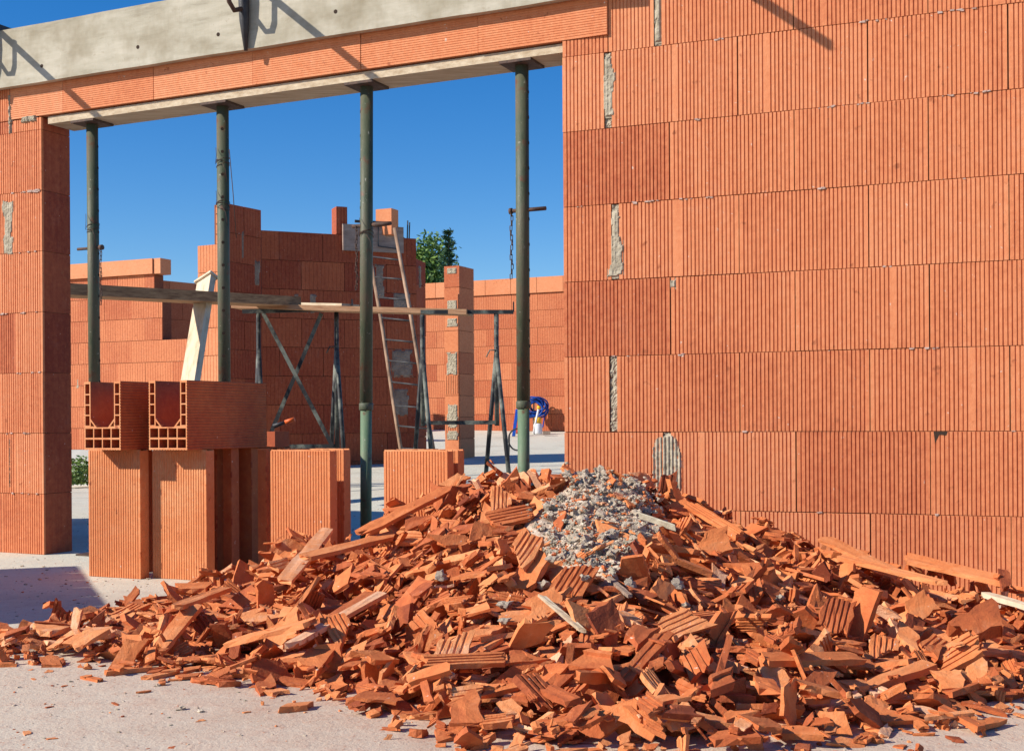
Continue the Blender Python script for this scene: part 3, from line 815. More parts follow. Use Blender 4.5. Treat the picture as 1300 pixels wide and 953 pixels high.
# bay structure (shaded, in plan: lit return, side, long oblique face, end)
zb0 = -.1
pts = [at(252, 540, 13.75), at(291, 540, 13.55), at(333, 540, 14.0), at(530, 540, 14.72), at(541.5, 540, 15.1)]
bay = thing('brick_bay', (pts[2].x, pts[2].y, zb0), 'unfinished shaded block bay with a stepped top, behind the scaffold and ladder', 'building')
def seg_plane(a, b):
    dd = b - a; return Plane(a.x, a.y, -math.atan2(dd.y, dd.x)), math.hypot(dd.x, dd.y)
mb = MB()
def seg(i, ytop_px, px, tone, z0=0.0, **kw):
    P, L = seg_plane(pts[i], pts[i + 1]); Y = (pts[i].y + pts[i + 1].y) / 2
    zt = at(px, ytop_px, pts[i].y).z; nk = int(round((zt - z0) / H)); ch = (zt - z0) / nk
    plain_wall(mb, P, 0.0, L, z0, nk, r2, tone, course_h=ch, **kw); return P, L, zt
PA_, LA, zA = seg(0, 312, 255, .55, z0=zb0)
PB_, LB, zB = seg(1, 258, 291, .12, z0=zb0)  # low tones here and below put the bay's shade into the colour
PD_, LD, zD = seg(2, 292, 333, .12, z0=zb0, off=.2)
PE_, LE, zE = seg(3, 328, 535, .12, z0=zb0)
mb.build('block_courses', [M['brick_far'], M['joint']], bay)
# upright end of a hollow block on the lit return, one on the side wall corner
mb = MB()
for q in range(4): mb.pbox(PA_, LA - .175 + .0, LA - .02, -.2, -.01 , zA + .003 + q * .11, zA + .10 + q * .11, 0, .5)
mb.build('corner_block', [M['brick_far'], M['joint']], bay)
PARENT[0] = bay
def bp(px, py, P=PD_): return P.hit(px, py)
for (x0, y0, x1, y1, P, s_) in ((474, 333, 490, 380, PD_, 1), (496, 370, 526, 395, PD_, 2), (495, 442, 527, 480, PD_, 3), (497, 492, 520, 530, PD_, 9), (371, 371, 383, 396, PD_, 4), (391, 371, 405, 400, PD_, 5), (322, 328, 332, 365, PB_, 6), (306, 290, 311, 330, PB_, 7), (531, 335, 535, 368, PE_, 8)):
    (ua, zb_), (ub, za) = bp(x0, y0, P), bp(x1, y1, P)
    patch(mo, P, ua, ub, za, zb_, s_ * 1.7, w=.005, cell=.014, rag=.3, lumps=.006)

# grey board over the window head
(ua, zb_), (ub, za) = bp(434, 287), bp(511, 322)
mb = MB(); mb.pbox(PD_, ua, ub, .012, .045, za, zb_ + .02); mb.pbox(PD_, ua + .002, ua + .02, .0455, .05, za + .01, zb_ + .01, 0)
o = mb.build('formwork_board', M['grey_board'], origin=PD_(ua, .02, za)); tag(o, 'short grey-brown board fixed across the head of the bay wall', 'board')
mb = MB()
u_, z_ = bp(478, 286); mb.bar(PD_(u_ - .28, .075, z_ + .02), PD_(u_ + .14, .075, z_ + .02), .02, .03); mb.bar(PD_(u_ - .0, .07, z_), PD_(u_ - .0, .07, z_ - .25), .014, .014); mb.bar(PD_(u_ - .0, .07, z_ - .25), PD_(u_ + .24, .07, z_ - .27), .012, .012)
o = mb.build('mason_clamp', M['iron'], origin=PD_(u_, .07, z_)); tag(o, 'dark iron clamp on the grey board of the bay wall, behind the third prop', 'clamp')
# loose blocks standing on the bay
def loose(px0, px1, py0, py1, P, t, label, hol=False, w0=-.2, w1=-.0):
    (a, z1), (b, z0) = P.hit(px0, py0), P.hit(px1, py1)
    m_ = MB(); 
    m_.pbox(P, a, b, w0, w1, z0, z1, 0, t)
    for q in range(3):
        uu = a + (b - a) * (.2 + .3 * q); m_.pbox(P, uu, uu + .012, w1, w1 + .004, z0 + .01, z1 - .01, 0, t + .1)
    if hol:
        m_.pbox(P, a + .02, b - .02, w0 + .02, w1 - .02, z1, z1 + .004, 1, t)
    o = m_.build('loose_block', [M['brick_far'], M['dark_hole']], origin=P(a, 0, z0)); tag(o, label, 'block')
loose(427, 441, 262, 297.5, PD_, .12, 'dark red block standing upright on the bay wall, left of the third prop', True)  # low tone paints the bay's shade onto this block too
loose(292, 327, 258, 258, PB_, .4, 'x') if False else None
PF = Plane(*at(477, 540, 14.55)[:2], BG)
(a, z1), (b, z0) = PF.hit(477, 266), PF.hit(497, 300)
m_ = MB(); m_.pbox(PF, a, b, -.16, 0, PD_.hit(480, 299)[1] + .002, z1, 0, .6)
o = m_.build('loose_block', [M['brick_far']], origin=PF(a, 0, z0)); tag(o, 'sunlit block standing upright on the bay wall beside the ladder top', 'block')
# rebar on the bay
rb = MB()
for dx in (0, 2.4): 
    a = at(517 + dx, 305, 14.75); b = at(517.6 + dx, 280 + dx, 14.75); rb.tube([a, b], .008, 6)
for q in range(3):
    a = at(503 + q * 3, 293 + q * 3, 14.7); rb.tube([a, a + Vector((.05, 0, -.05))], .012, 6)
o = rb.build('rebar', M['iron'], origin=at(518, 305, 14.75)); tag(o, 'dark reinforcing bars sticking up from the bay wall', 'rebar')

# ------------------------------------------------------------------ scaffold trestles, planks, ladder
def trestle(Y, xa, xb, ytop, label, xl, xr, x_brace, ybot_bar, tilt=0.0):
    zt = at(xr, ytop, Y).z; L = at(xl, ytop, Y); Rr = at(xr, ytop, Y)
    gz = T(Rr.x, Y)
    r0 = thing('scaffold_trestle', (Rr.x, Y, gz), label, 'trestle', 'steel scaffold trestles')
    b = MB(); A = at(xa, ytop + tilt, Y); B = at(xb, ytop - tilt * .3, Y); b.bar(A, B, .04, .035); b.bar(B + Vector((-.0, 0, .0)), B + Vector((0, 0, .09)), .03, .012); b.build('top_bar', M['trestle'], r0)
    zb_ = at(xr, ybot_bar, Y).z
    for P in (L, Rr):
        b = MB(); b.tube([Vector((P.x, Y, zb_ - .03)), Vector((P.x, Y, zt - .02))], .021, 8)
        for q in range(9): b.tube([Vector((P.x, Y - .020, zt - .1 - q * .11)), Vector((P.x, Y - .0225, zt - .1 - q * .11))], .006, 6, m=1)
        b.build('post', [M['trestle'], M['dark_hole']], r0)
        zf = zt - .35
        for sgn in (-1, 1):
            b = MB(); gz2 = T(P.x, Y)
            b.tube([Vector((P.x, Y, zf)), Vector((P.x + .12 * sgn + .0, Y - .30 * sgn, gz2 + .0))], .02, 8); b.build('foot_strut', M['trestle'], r0)
    b = MB(); b.bar(Vector((L.x, Y, zb_)), Vector((Rr.x, Y, zb_)), .03, .035); b.build('lower_bar', M['trestle'], r0)
    if x_brace:
        b = MB(); b.bar(Vector((L.x + .05, Y - .03, zt - .03)), Vector((Rr.x - .04, Y - .03, zb_)), .012, .035); b.build('brace', M['trestle'], r0)
        b = MB(); b.bar(Vector((L.x + .05, Y + .02, zb_)), Vector((Rr.x - .14, Y + .02, zt - .03)), .012, .035); b.build('brace', M['trestle'], r0)
    b = MB(); c = Vector((Rr.x, Y - .02, zt - .36)); b.tube([c + Vector((-.09, 0, -.04)), c + Vector((-.06, 0, .02)), c + Vector((0, 0, .02))], .006, 6); b.build('handle', M['trestle'], r0)
    return zt
zt1 = trestle(11.6, 308, 447, 393, 'dark steel trestle with crossed braces, behind the second and third props', 328, 427, True, 566, 2.5)
zt2 = trestle(11.2, 534, 652, 396, 'dark steel trestle in front of the free-standing pillar, between the ladder and the fourth prop', 536, 630, False, 536, .0)
b = MB(); a = at(60, 368, 9.6); e = at(366, 384, 11.7)
def plank_between(a, e, w, h, m, label, name='scaffold_plank', origin=None):
    d = (e - a); L = d.length
    mb = MB(); mb.box((0, 0, 0), (L / 2, 0, 0), (0, w / 2, 0), (0, 0, h / 2))
    o = mb.build(name, m); q = d.to_track_quat('X', 'Z'); o.rotation_mode = 'QUATERNION'; o.rotation_quaternion = q; o.location = (a + e) / 2
    tag(o, label, 'plank'); return o
plank_between(at(40, 366.5, 9.2), at(366, 383.5, 11.75), .30, .085, M['scaf_wood'], 'thick dark-edged scaffold plank running from the left pier to the first trestle')
plank_between(at(300, 389, 11.75), at(596, 397, 11.25), .22, .045, M['scaf_wood2'], 'thinner reddish scaffold plank resting on both trestles')
plank_between(at(380, 386.5, 12.2), at(445, 388, 11.6), .2, .03, M['plank'], 'pale short board lying on the first trestle')
# leaning pale plank
mb = MB(); a = at(236, 520, 10.0); e = at(262, 356, 11.0)
d = e - a; L = d.length
lo = (a - d * .25)
zgl = T(lo.x, lo.y)
q = (e - a).to_track_quat('Z', 'Y')
base = a + d * ((zgl - a.z) / d.z)
LL = (e - base).length
mb = MB(); mb.box((0, 0, LL / 2), (.085, 0, 0), (0, .03, 0), (0, 0, LL / 2))
mb.box((.002, -.0, LL + .012), (.10, 0, 0), (0, .05, 0), (0, 0, .012))
o = mb.build('leaning_plank', M['pale_wood']); o.rotation_mode = 'QUATERNION'; o.rotation_quaternion = q @ Quaternion((0, 0, 1), R(-38)); o.location = base
tag(o, 'pale new plank leaning upright beside the second prop', 'plank')
# ladder
lt = at(501, 290, 13.4); lb = at(551, 575, 12.4); lt2 = at(472, 338, 13.55); lb2 = at(512, 590, 12.55)
ld = thing('ladder', (lb.x, lb.y, T(lb.x, lb.y)), 'weathered wooden ladder leaning against the shaded bay wall', 'ladder')
def ext(p, q_):
    d = q_ - p; return p + d * ((p.z - T(q_.x, q_.y)) / (p.z - q_.z))
lb = ext(lt, lb); lb2 = ext(lt2, lb2)
for a, e in ((lt, lb), (lt2, lb2)):
    b = MB(); b.tube([a, a.lerp(e, .33) + Vector((.01, 0, 0)), a.lerp(e, .66), e], .020, 8); b.build('rail', M['ladder'], ld)
for (y0, y1) in ((326, 329), (351, 354), (377, 380), (402, 406), (430, 433), (457, 460), (484, 488), (514, 516), (540, 543), (568, 570)):
    def onr(a, e, y):
        for q in range(200):
            p = a.lerp(e, q / 199)
            if proj(p)[1] >= y: return p
        return e
    if y0 < 338:
        p0 = onr(lt2 + (lt2 - lb2) * .0, lb2, y0); p0 = lt2.lerp(lb2, -.02)
        p0 = at(474, y0, 13.55)
    else: p0 = onr(lt2, lb2, y0)
    p1 = onr(lt, lb, y1)
    b = MB(); b.tube([p0, p1], .009, 6); b.build('rung', M['iron'], ld)  # dark iron on the wooden rungs stands in for their shade

# hose coil, sprayer and small things by the right background wall
hz = PC(PC.hit(688, 530)[0], .28, zc0)
b = MB()
hc = PC(PC.hit(686, 530)[0], .30, 0); hc.z = at(686, 516, 21.7).z
for q in range(14):
    pts_ = []; rad = .12 + .08 * rr.random(); ph = rr.random() * 6; ox, oz = rr.uniform(-.07, .10), rr.uniform(-.08, .05); tl = rr.uniform(-.3, .3)
    for e in range(25):
        a_ = 2 * math.pi * e / 24
        pts_.append(hc + Vector((ox + rad * math.cos(a_), .10 * math.sin(a_ + ph) * .6 + .05 * q / 9, oz + rad * (.8 + tl * .3) * math.sin(a_))))
    b.tube(pts_, .014, 6, caps=False)
# tail of the hose hanging to the floor, and a stand it hangs on
b.tube([hc + Vector((.2, 0, -.1)), hc + Vector((.16, -.05, -.35)), hc + Vector((.1, -.1, hz.z - hc.z + .02))], .011, 6)
o = b.build('hose_coil', M['blue'], origin=hz); tag(o, 'coil of blue hose hung on a small stake by the right background wall', 'hose')
b = MB(); b.tube([Vector((hc.x, hc.y + .02, zc0)), Vector((hc.x + .01, hc.y + .02, hc.z + .16))], .014, 6)
o = b.build('hose_stake', M['old_wood'], origin=(hc.x, hc.y, zc0)); tag(o, 'thin stake holding up the blue hose', 'stake')
sp_ = at(683, 549, 21.2); sp_.z = T(sp_.x, sp_.y)
sr = thing('pump_sprayer', sp_, 'small yellow and white pump sprayer on the floor under the blue hose', 'sprayer')
b = MB(); b.tube([sp_, sp_ + Vector((0, 0, .02)), sp_ + Vector((0, 0, .16)), sp_ + Vector((0, 0, .20))], [.07, .075, .075, .03], 14); b.build('tank', M['white'], sr)
b = MB(); b.tube([sp_ + Vector((0, 0, .18)), sp_ + Vector((0, 0, .28))], .055, 12); b.build('cap', M['yellow'], sr)
b = MB(); b.tube([sp_ + Vector((-.08, -.04, .0)), sp_ + Vector((.01, -.04, .42))], .018, 8); b.build('lance', M['white'], sr)
b = MB(); b.tube([sp_ + Vector((.01, -.04, .42)), sp_ + Vector((.02, -.04, .47))], .03, 8); b.build('handle', M['yellow'], sr)
lv = at(652, 548, 20.5); lv.z = T(lv.x, lv.y)
b = MB(); tp = at(656.5, 520, 20.9); b.bar(lv, tp, .05, .03, m=0); b.bar(lv + Vector((.06, .02, .05)), tp + Vector((.05, .02, 0)), .04, .03, m=1)
o = b.build('spirit_level', [M['blue'], M['red']], origin=lv); tag(o, 'blue and red spirit level leaning behind the fourth prop', 'spirit level')
st = at(694, 550, 20.6); b = MB(); b.box(st + Vector((0, 0, .01)), (.06, 0, 0), (0, .05, 0), (0, 0, .03)); o = b.build('wood_offcut', M['old_wood'], origin=st); tag(o, 'small brown wood offcut on the floor before the blue hose', 'offcut')
b = MB(); cc_ = at(657, 560, 14.0); pts_ = [cc_ + Vector((.10 * math.cos(a) , .05 * math.sin(a * .7), .12 * math.sin(a) + .02)) for a in np.linspace(.5, 9, 36)]
b.tube([Vector(p) for p in pts_] + [Vector((cc_.x - .1, cc_.y, T(cc_.x, cc_.y) + .01))], .009, 6)
o = b.build('cable_coil', M['black'], origin=cc_); tag(o, 'black cable looped beside the foot of the fourth prop', 'cable')
for (x, y, Yd, s_) in ((676, 573, 11.8, .05), (668, 571, 11.9, .04)):
    c = at(x, y, Yd); c.z = T(c.x, c.y) + s_ * .4
    b = MB(); bmx = bmesh.new(); bmesh.ops.create_icosphere(bmx, subdivisions=2, radius=s_)
    for v in bmx.verts: v.co = v.co * (1 + .5 * fbm(v.co.x * 20 + x, v.co.y * 20, v.co.z * 20)); v.co.z *= .55
    b.add([v.co + c for v in bmx.verts], [[v.index for v in f.verts] for f in bmx.faces]); bmx.free()
    o = b.build('mortar_lump', M['lump'], origin=c); tag(o, 'small mortar lump on the floor beside the fourth prop', 'lump', 'mortar lumps on the floor behind the wall')
# trowel with orange grip on the block pile
tr = thing('trowel', at(360, 545, 6.1), 'trowel with an orange grip behind the lying block', 'trowel')
b = MB(); b.tube([at(362, 536, 6.1), at(374, 532, 6.1)], .011, 8); b.build('grip', M['orange'], tr)
b = MB(); b.tube([at(347, 541, 6.1), at(362, 536, 6.1)], [.012, .007], 8); b.build('blade', M['iron'], tr)
sup = MB(); a = at(347, 545, 6.12); sup.box((a.x + .0, a.y + .1, a.z / 2), d_ * .03, n_ * .06, Vector((0, 0, a.z / 2 - .01)), 0, .05)  # very low tone paints the block end as shaded
o = sup.build('loose_block', [M['block']], origin=(a.x, a.y, 0)); tag(o, 'plain block end in shade just right of the lying blocks, the trowel on it', 'block')

# ------------------------------------------------------------------ unseen block stack put in off to the left, casting the shadow before the pier
ps = thing('unseen_block_stack', (-4.1, 4.9, 0), 'unseen pallet stack of terracotta blocks, put in to cast the shadow before the pier', 'block stack')
mb = MB(); tipA = Vector((-2.06, 6.0, 0)); tipB = Vector((-1.38, 4.42, 0)); hS = 1.06; back = Vector((-.951, -.309, 0)) * (hS / math.tan(R(31)))
cA = tipA + back; cB = tipB + back; e1 = (cB - cA); e2 = Vector((-.92, -.39, 0))
for k in range(3):
    for i in range(6):
        for j in range(2):
            a = cA + e1 * (i / 6) + e2 * (j * .5); hb = .33
            c = a + e1 / 12 + e2 * .25 + Vector((0, 0, .07 + hb * (k + .5)))
            mb.box(c, e1.normalized() * (e1.length / 12 - .004), e2.normalized() * .245, Vector((0, 0, hb / 2 - .003)), 0, .5 + rr.gauss(0, .1))
mb.build('stacked_blocks', M['block'], ps)
mb = MB()
for i in range(5): mb.box(cA + e1 * (i / 4) * .96 + e1 * .02 + e2 * .5 + Vector((0, 0, .035)), e1.normalized() * .05, e2 * .5, Vector((0, 0, .034)))
mb.build('pallet', M['plank'], ps)

# ------------------------------------------------------------------ trees and weeds
def tree(base, h, cr, label, seed, n=5200):
    r = random.Random(seed); t = thing('broadleaf_tree', base, label, 'tree')
    b = MB(); b.tube([base, base + Vector((.1, 0, h * .45)), base + Vector((0, 0, h * .8))], [.16, .11, .04], 8)
    cl = []
    for q in range(26):
        a_ = r.uniform(0, 6.28); rad = cr * math.sqrt(r.random()) * .85; z = h * r.uniform(.38, .97); rad *= math.sqrt(max(.05, 1 - ((z / h - .6) / .42) ** 2))
        c = base + Vector((rad * math.cos(a_), rad * math.sin(a_), z)); cl.append((c, r.uniform(.35, .75)))
        b.tube([base + Vector((0, 0, h * .3)), base.lerp(c, .6) + Vector((0, 0, .2)), c], [.05, .03, .012], 5)
    b.build('trunk', M['bark'], t)
    c_ = MB()
    for q in range(n):
        c, s_ = cl[r.randrange(len(cl))]
        v = Vector((r.gauss(0, 1), r.gauss(0, 1), r.gauss(0, 1))) * s_ * .36 + c
        a = Vector((r.gauss(0, 1), r.gauss(0, 1), r.gauss(0, 1))).normalized(); o_ = a.orthogonal().normalized(); l = r.uniform(.05, .10)
        c_.add([v - a * l, v + o_ * l * .5, v + a * l, v - o_ * l * .5], [(0, 1, 2, 3)], 0, r.random())
    c_.build('crown', M['leaf'], t)
def conifer(base, h, label, seed):
    r = random.Random(seed); t = thing('conifer_tree', base, label, 'tree')
    b = MB(); b.tube([base, base + Vector((0, 0, h))], [.14, .01], 8); b.build('trunk', M['bark'], t)
    c_ = MB(); z = h * .25
    while z < h:
        k = (h - z) / h; nb = 9
        for q in range(nb):
            a_ = r.uniform(0, 6.28); L = (.10 + k * .85) * r.uniform(.6, 1.1); d = Vector((math.cos(a_), math.sin(a_), -.12 + .5 * (1 - k)))
            for e in range(int(10 + L * 26)):
                p = base + Vector((0, 0, z)) + d * (L * r.random()) + Vector((r.gauss(0, .03), r.gauss(0, .03), r.gauss(0, .03)))
                a = (d + Vector((r.gauss(0, .6), r.gauss(0, .6), r.gauss(0, .4)))).normalized(); o_ = a.orthogonal().normalized(); l = r.uniform(.04, .09)
                c_.add([p - a * l, p + o_ * l * .3, p + a * l, p - o_ * l * .3], [(0, 1, 2, 3)], 0, r.random())
        z += h * .028
    c_.build('crown', M['needle'], t)
bt = at(545, 540, 34); bt.z = .4
tree(bt, at(545, 304, 34).z - .4, .78, 'bushy green broadleaf tree behind the back wall, left of the conifer', 3)
bc = at(571, 540, 32); bc.z = .4
conifer(bc, at(571, 291, 32).z - .4, 'thin dark conifer poking up behind the back wall', 4)
wd = MB(); r3 = random.Random(2)
for q in range(900):
    xw = r3.uniform(88, 113); c = at(xw, 600, 17.2); c.z = T(c.x, c.y); hgt = .05 + .42 * max(0, (1 - abs(xw - 104) / 18)) * r3.random()
    v = c + Vector((r3.gauss(0, .04), r3.gauss(0, .25), hgt)); a = Vector((r3.gauss(0, 1), r3.gauss(0, 1), r3.gauss(0, 1))).normalized(); o_ = a.orthogonal().normalized(); l = r3.uniform(.02, .045)
    wd.add([v - a * l, v + o_ * l * .45, v + a * l, v - o_ * l * .45], [(0, 1, 2, 3)], 0, r3.random())
tag(wd.build('weeds', M['leaf'], origin=at(102, 600, 17.2)), 'green weeds growing at the foot of the left background wall', 'weeds', kind='stuff')

# ------------------------------------------------------------------ rubble heap
CELL = 0.012; HX0, HX1, HY0, HY1 = -2.7, 2.5, 2.2, 6.2
NXc, NYc = int((HX1 - HX0) / CELL), int((HY1 - HY0) / CELL)
hm = np.zeros((NYc, NXc))
# columns: px, y of the crest in the photo, crest distance, front toe distance
crest = [(-60, 850, 3.72, 3.70), (0, 835, 3.78, 3.72), (30, 824, 3.90, 3.70), (70, 806, 4.05, 3.66), (110, 790, 4.25, 3.60), (190, 768, 4.65, 3.50), (260, 754, 4.92, 3.42), (300, 738, 4.98, 3.36), (345, 722, 4.98, 3.28), (440, 706, 4.95, 3.12), (490, 680, 4.9, 2.94), (560, 636, 4.85, 2.80),
         (610, 611, 4.8, 2.71), (665, 611, 4.75, 2.66), (700, 612, 4.66, 2.64), (740, 603, 4.62, 2.62), (800, 612, 4.6, 2.62), (830, 632, 4.62, 2.62), (870, 657, 4.68, 2.62), (950, 680, 4.58, 2.63), (1000, 700, 4.52, 2.65), (1050, 716, 4.46, 2.68),
         (1150, 754, 4.35, 2.76), (1230, 780, 4.25, 2.92), (1300, 800, 4.15, 3.08), (1450, 836, 3.9, 3.15)]
cpx = np.array([c[0] for c in crest], float)
crz = []
for x, y, Yr, Yf in crest: crz.append(max(0.012, at(x, y, Yr).z))
crz = np.array(crz); cyr = np.array([c[2] for c in crest]); cyf = np.array([c[3] for c in crest])
yy, xx = np.mgrid[0:NYc, 0:NXc]; WX = HX0 + (xx + .5) * CELL; WY = HY0 + (yy + .5) * CELL
upx = WX / WY * F + CX
zr = np.interp(upx, cpx, crz); yr_ = np.interp(upx, cpx, cyr); yf_ = np.interp(upx, cpx, cyf)
tf = np.clip((WY - yf_) / (yr_ - yf_), 0, 1); tb = np.clip((WY - yr_) / np.clip(zr * 3.5, .06, .55), 0, 1)
lump = np.zeros_like(WX)
for k, (fx, fy, a) in enumerate(((3.1, 2.3, .018), (6.3, 7.1, .010), (12.7, 10.9, .006))): lump += a * np.sin(WX * fx + k * 1.7) * np.cos(WY * fy + k)
target = zr * np.where(WY < yr_, tf ** 0.80, (1 - tb ** 1.4)) + lump * (tf > 0) * (tf * 2).clip(0, 1)
target = np.where((WY < yf_) | (tb >= 1) | (upx > 1470) | (upx < -40), -1, target.clip(0.006, None))
def hcell(x, y):
    return int((y - HY0) / CELL), int((x - HX0) / CELL)
# keep clear of the walls and the standing blocks
wallmask = np.zeros_like(WX, bool)
for P in (PR,):
    uu = (WX - P.p.x) * P.d.x + (WY - P.p.y) * P.d.y; ww = (WX - P.p.x) * P.o.x + (WY - P.p.y) * P.o.y
    wallmask |= (uu > -.03) & (ww < .03)
def blockmask(px, Y, wd_, dp):
    p = at(px, 540, Y); uu = (WX - p.x) * d_.x + (WY - p.y) * d_.y; ww = (WX - p.x) * n_.x + (WY - p.y) * n_.y
    return (uu > -.02) & (uu < wd_ + .02) & (ww > -.025) & (ww < dp + .03)
for a in ((112, 5.6), (193, 5.52), (343, 5.33), (487, 5.16), (502, 5.27), (364, 5.55), (283, 5.64)): wallmask |= blockmask(a[0], a[1], UH, .06)
target[wallmask] = -1
poly = [(752, 588), (718, 622), (688, 668), (674, 706), (700, 718), (745, 730), (785, 752), (806, 722), (828, 690), (850, 664), (834, 630), (812, 608), (785, 594)]
def inpoly(x, y, pl):
    c = False; n = len(pl)
    for i in range(n):
        a, b_ = pl[i], pl[(i + 1) % n]
        if (a[1] > y) != (b_[1] > y) and x < (b_[0] - a[0]) * (y - a[1]) / (b_[1] - a[1]) + a[0]: c = not c
    return c
mound = {}
mj0, mi0 = hcell(-.15, 3.4); mj1, mi1 = hcell(1.0, 5.2)
for j in range(mj0, mj1):
    for i in range(mi0, mi1):
        x = HX0 + (i + .5) * CELL; y = HY0 + (j + .5) * CELL
        if target[j, i] <= 0: mound[j, i] = False; continue
        if y > 4.62: 
            u = proj((x, 4.62, 0)); mound[j, i] = 712 < u[0] < 815; continue
        u = proj((x, y, target[j, i])); n_1 = fbm(x * 6, y * 6) * 20
        mound[j, i] = inpoly(u[0] + n_1, u[1] + n_1 * .5, poly)
mmask = np.zeros_like(WX, bool)
for (j, i), v in mound.items(): mmask[j, i] = v
target_m = target.copy()
core = np.where(target > 0, (target - .05).clip(0, None), 0)
core[mmask] = target[mmask]
target[mmask] = np.where(target[mmask] > 0, 0.001, -1)
hm[:] = core

def prof_plate(w, t, ribs, r, web=None):
    """cross-section of a broken hollow-brick wall in (y,z), counter-clockwise"""
    pts = [(-w / 2, 0), ]
    bottom = []
    if web == 'L': bottom = [(-w / 2, -w * .36), (-w / 2 + t * .9, -w * .34), (-w / 2 + t * .9, -t), (w / 2, -t)]
    elif web == 'T': bottom = [(-w / 2, -t), (-t * .5, -t), (-t * .5, -w * .35), (t * .45, -w * .38), (t * .45, -t), (w / 2, -t)]
    elif web == 'U': bottom = [(-w / 2, -w * .4), (-w / 2 + t * .9, -w * .38), (-w / 2 + t * .9, -t), (w / 2 - t * .9, -t), (w / 2 - t * .9, -w * .3), (w / 2, -w * .33)]
    elif web == 'E':
        bottom = []
        for c, hgt in ((-w / 2, .36), (-t * .45, .32), (w / 2 - t * .9, .28)):
            bottom += [(c, -t), (c, -w * hgt), (c + t * .9, -w * (hgt - .04)), (c + t * .9, -t)]
        bottom = bottom[1:-1]
    else:
        n_ = max(3, int(w / .014)); bottom = [(-w / 2 + w * i / n_, -t * r.uniform(.9, 1.08)) for i in range(n_ + 1)]
    top = [(w / 2, 0)]
    if ribs:
        n = max(2, int(w / .0125)); p = w / n
        for i in range(n - 1, 0, -1):
            y = -w / 2 + p * i; g_ = p * .2
            top += [(y + g_ * 1.3, 0), (y + g_, -.0034), (y - g_, -.0034), (y - g_ * 1.3, 0)]
    else:
        n_ = max(3, int(w / .014)); top += [(w / 2 - w * i / n_, r.uniform(-.0008, .0008)) for i in range(1, n_)]
    top += [(-w / 2, 0)]
    return bottom + top
def make_piece(L, w, t, ribs, web, r, st=4):
    prof = prof_plate(w, t, ribs, r, web); n = len(prof)
    V = []; s0, s1 = r.uniform(-.9, .9), r.uniform(-.9, .9); q0, q1 = r.uniform(-1, 1), r.uniform(-1, 1)
    lean = r.uniform(-.25, .25); sd = r.uniform(0, 99); ra = min(.30 * w, .012)
    rag = lambda y, e: ra * fbm(y * 55 + sd, e * 7.3, sd, 3)
    for j in range(st):
        f_ = j / (st - 1); x = -L / 2 + L * f_
        sc = 1 + r.uniform(-.10, .06) if not ribs else 1; sh = r.uniform(-.03, .03) * w if not ribs else 0
        for (y, z) in prof:
            xe = x
            if j == 0: xe = x + s0 * y + q0 * .3 * z + rag(y, 0) * 1.6 + r.uniform(-.0012, .0012)
            elif j == st - 1: xe = x + s1 * y + q1 * .3 * z + rag(y, 1) * 1.6 + r.uniform(-.0012, .0012)
            edge = abs(y) > w * .45
            V.append((xe, y * sc + sh + (r.uniform(-.06, .06) * w if edge else 0) + lean * x, z + (r.uniform(-.0010, .0010))))
    Fc = []
    for j in range(st - 1):
        for i in range(n):
            i2 = (i + 1) % n; Fc.append((j * n + i, j * n + i2, (j + 1) * n + i2, (j + 1) * n + i))
    Fc = [f[::-1] for f in Fc]
    Fc.append(tuple(range(n))); Fc.append(tuple(range((st - 1) * n, st * n))[::-1])
    V = np.array(V); V -= V.mean(0)
    return V, Fc
def make_chunk(s_, r):
    bm = bmesh.new(); bmesh.ops.create_cube(bm, size=1)
    bmesh.ops.subdivide_edges(bm, edges=bm.edges[:], cuts=1)
    sx, sy, sz = s_ * r.uniform(.8, 1.5), s_ * r.uniform(.6, 1), s_ * r.uniform(.3, .6)
    for v in bm.verts:
        c = v.co; c = Vector((c.x * (1 + r.uniform(-.28, .18)), c.y * (1 + r.uniform(-.28, .18)), c.z * (1 + r.uniform(-.3, .2))))
        v.co = Vector((c.x * sx, c.y * sy, c.z * sz))
    V = np.array([v.co[:] for v in bm.verts]); Fc = [tuple(v.index for v in f.verts) for f in bm.faces]; bm.free()
    return V, Fc
rp = random.Random(21)
PROTO = []   # (V, faces, kindname, size)
def samples_of(V, Fc, n=90):
    tris = []
    for f in Fc:
        if len(f) > 8: continue
        for i in range(1, len(f) - 1): tris.append((f[0], f[i], f[i + 1]))
    tr_ = np.array(tris); a, b, c = V[tr_[:, 0]], V[tr_[:, 1]], V[tr_[:, 2]]
    ar = np.linalg.norm(np.cross(b - a, c - a), axis=1); ar /= ar.sum()
    k = rng.choice(len(tr_), n, p=ar); u, v = rng.random((2, n)); m = u + v > 1; u[m] = 1 - u[m]; v[m] = 1 - v[m]
    return a[k] + (b[k] - a[k]) * u[:, None] + (c[k] - a[k]) * v[:, None]
def reg(V, Fc, kind, size): PROTO.append(dict(V=V, F=Fc, kind=kind, size=size, S=samples_of(V, Fc), mesh=None))
for i in range(11): w = rp.uniform(.038, .070); L = w * rp.uniform(1.0, 1.9); reg(*make_piece(L, w, rp.uniform(.009, .016), False, None, rp, 5), 'flat', L)
for i in range(9): w = rp.uniform(.040, .068); L = w * rp.uniform(.9, 1.8); reg(*make_piece(L, w, rp.uniform(.011, .017), True, None, rp), 'ribbed', L)
for i in range(12): w = rp.uniform(.038, .06); L = w * rp.uniform(1.0, 1.8); reg(*make_piece(L, w, rp.uniform(.010, .014), rp.random() < .5, ['L', 'T', 'U', 'E'][i % 4], rp), 'angled', L)
for i in range(8): w = rp.uniform(.020, .034); L = rp.uniform(.08, .15); reg(*make_piece(L, w, rp.uniform(.010, .014), False, None, rp, 5), 'sliver', L)
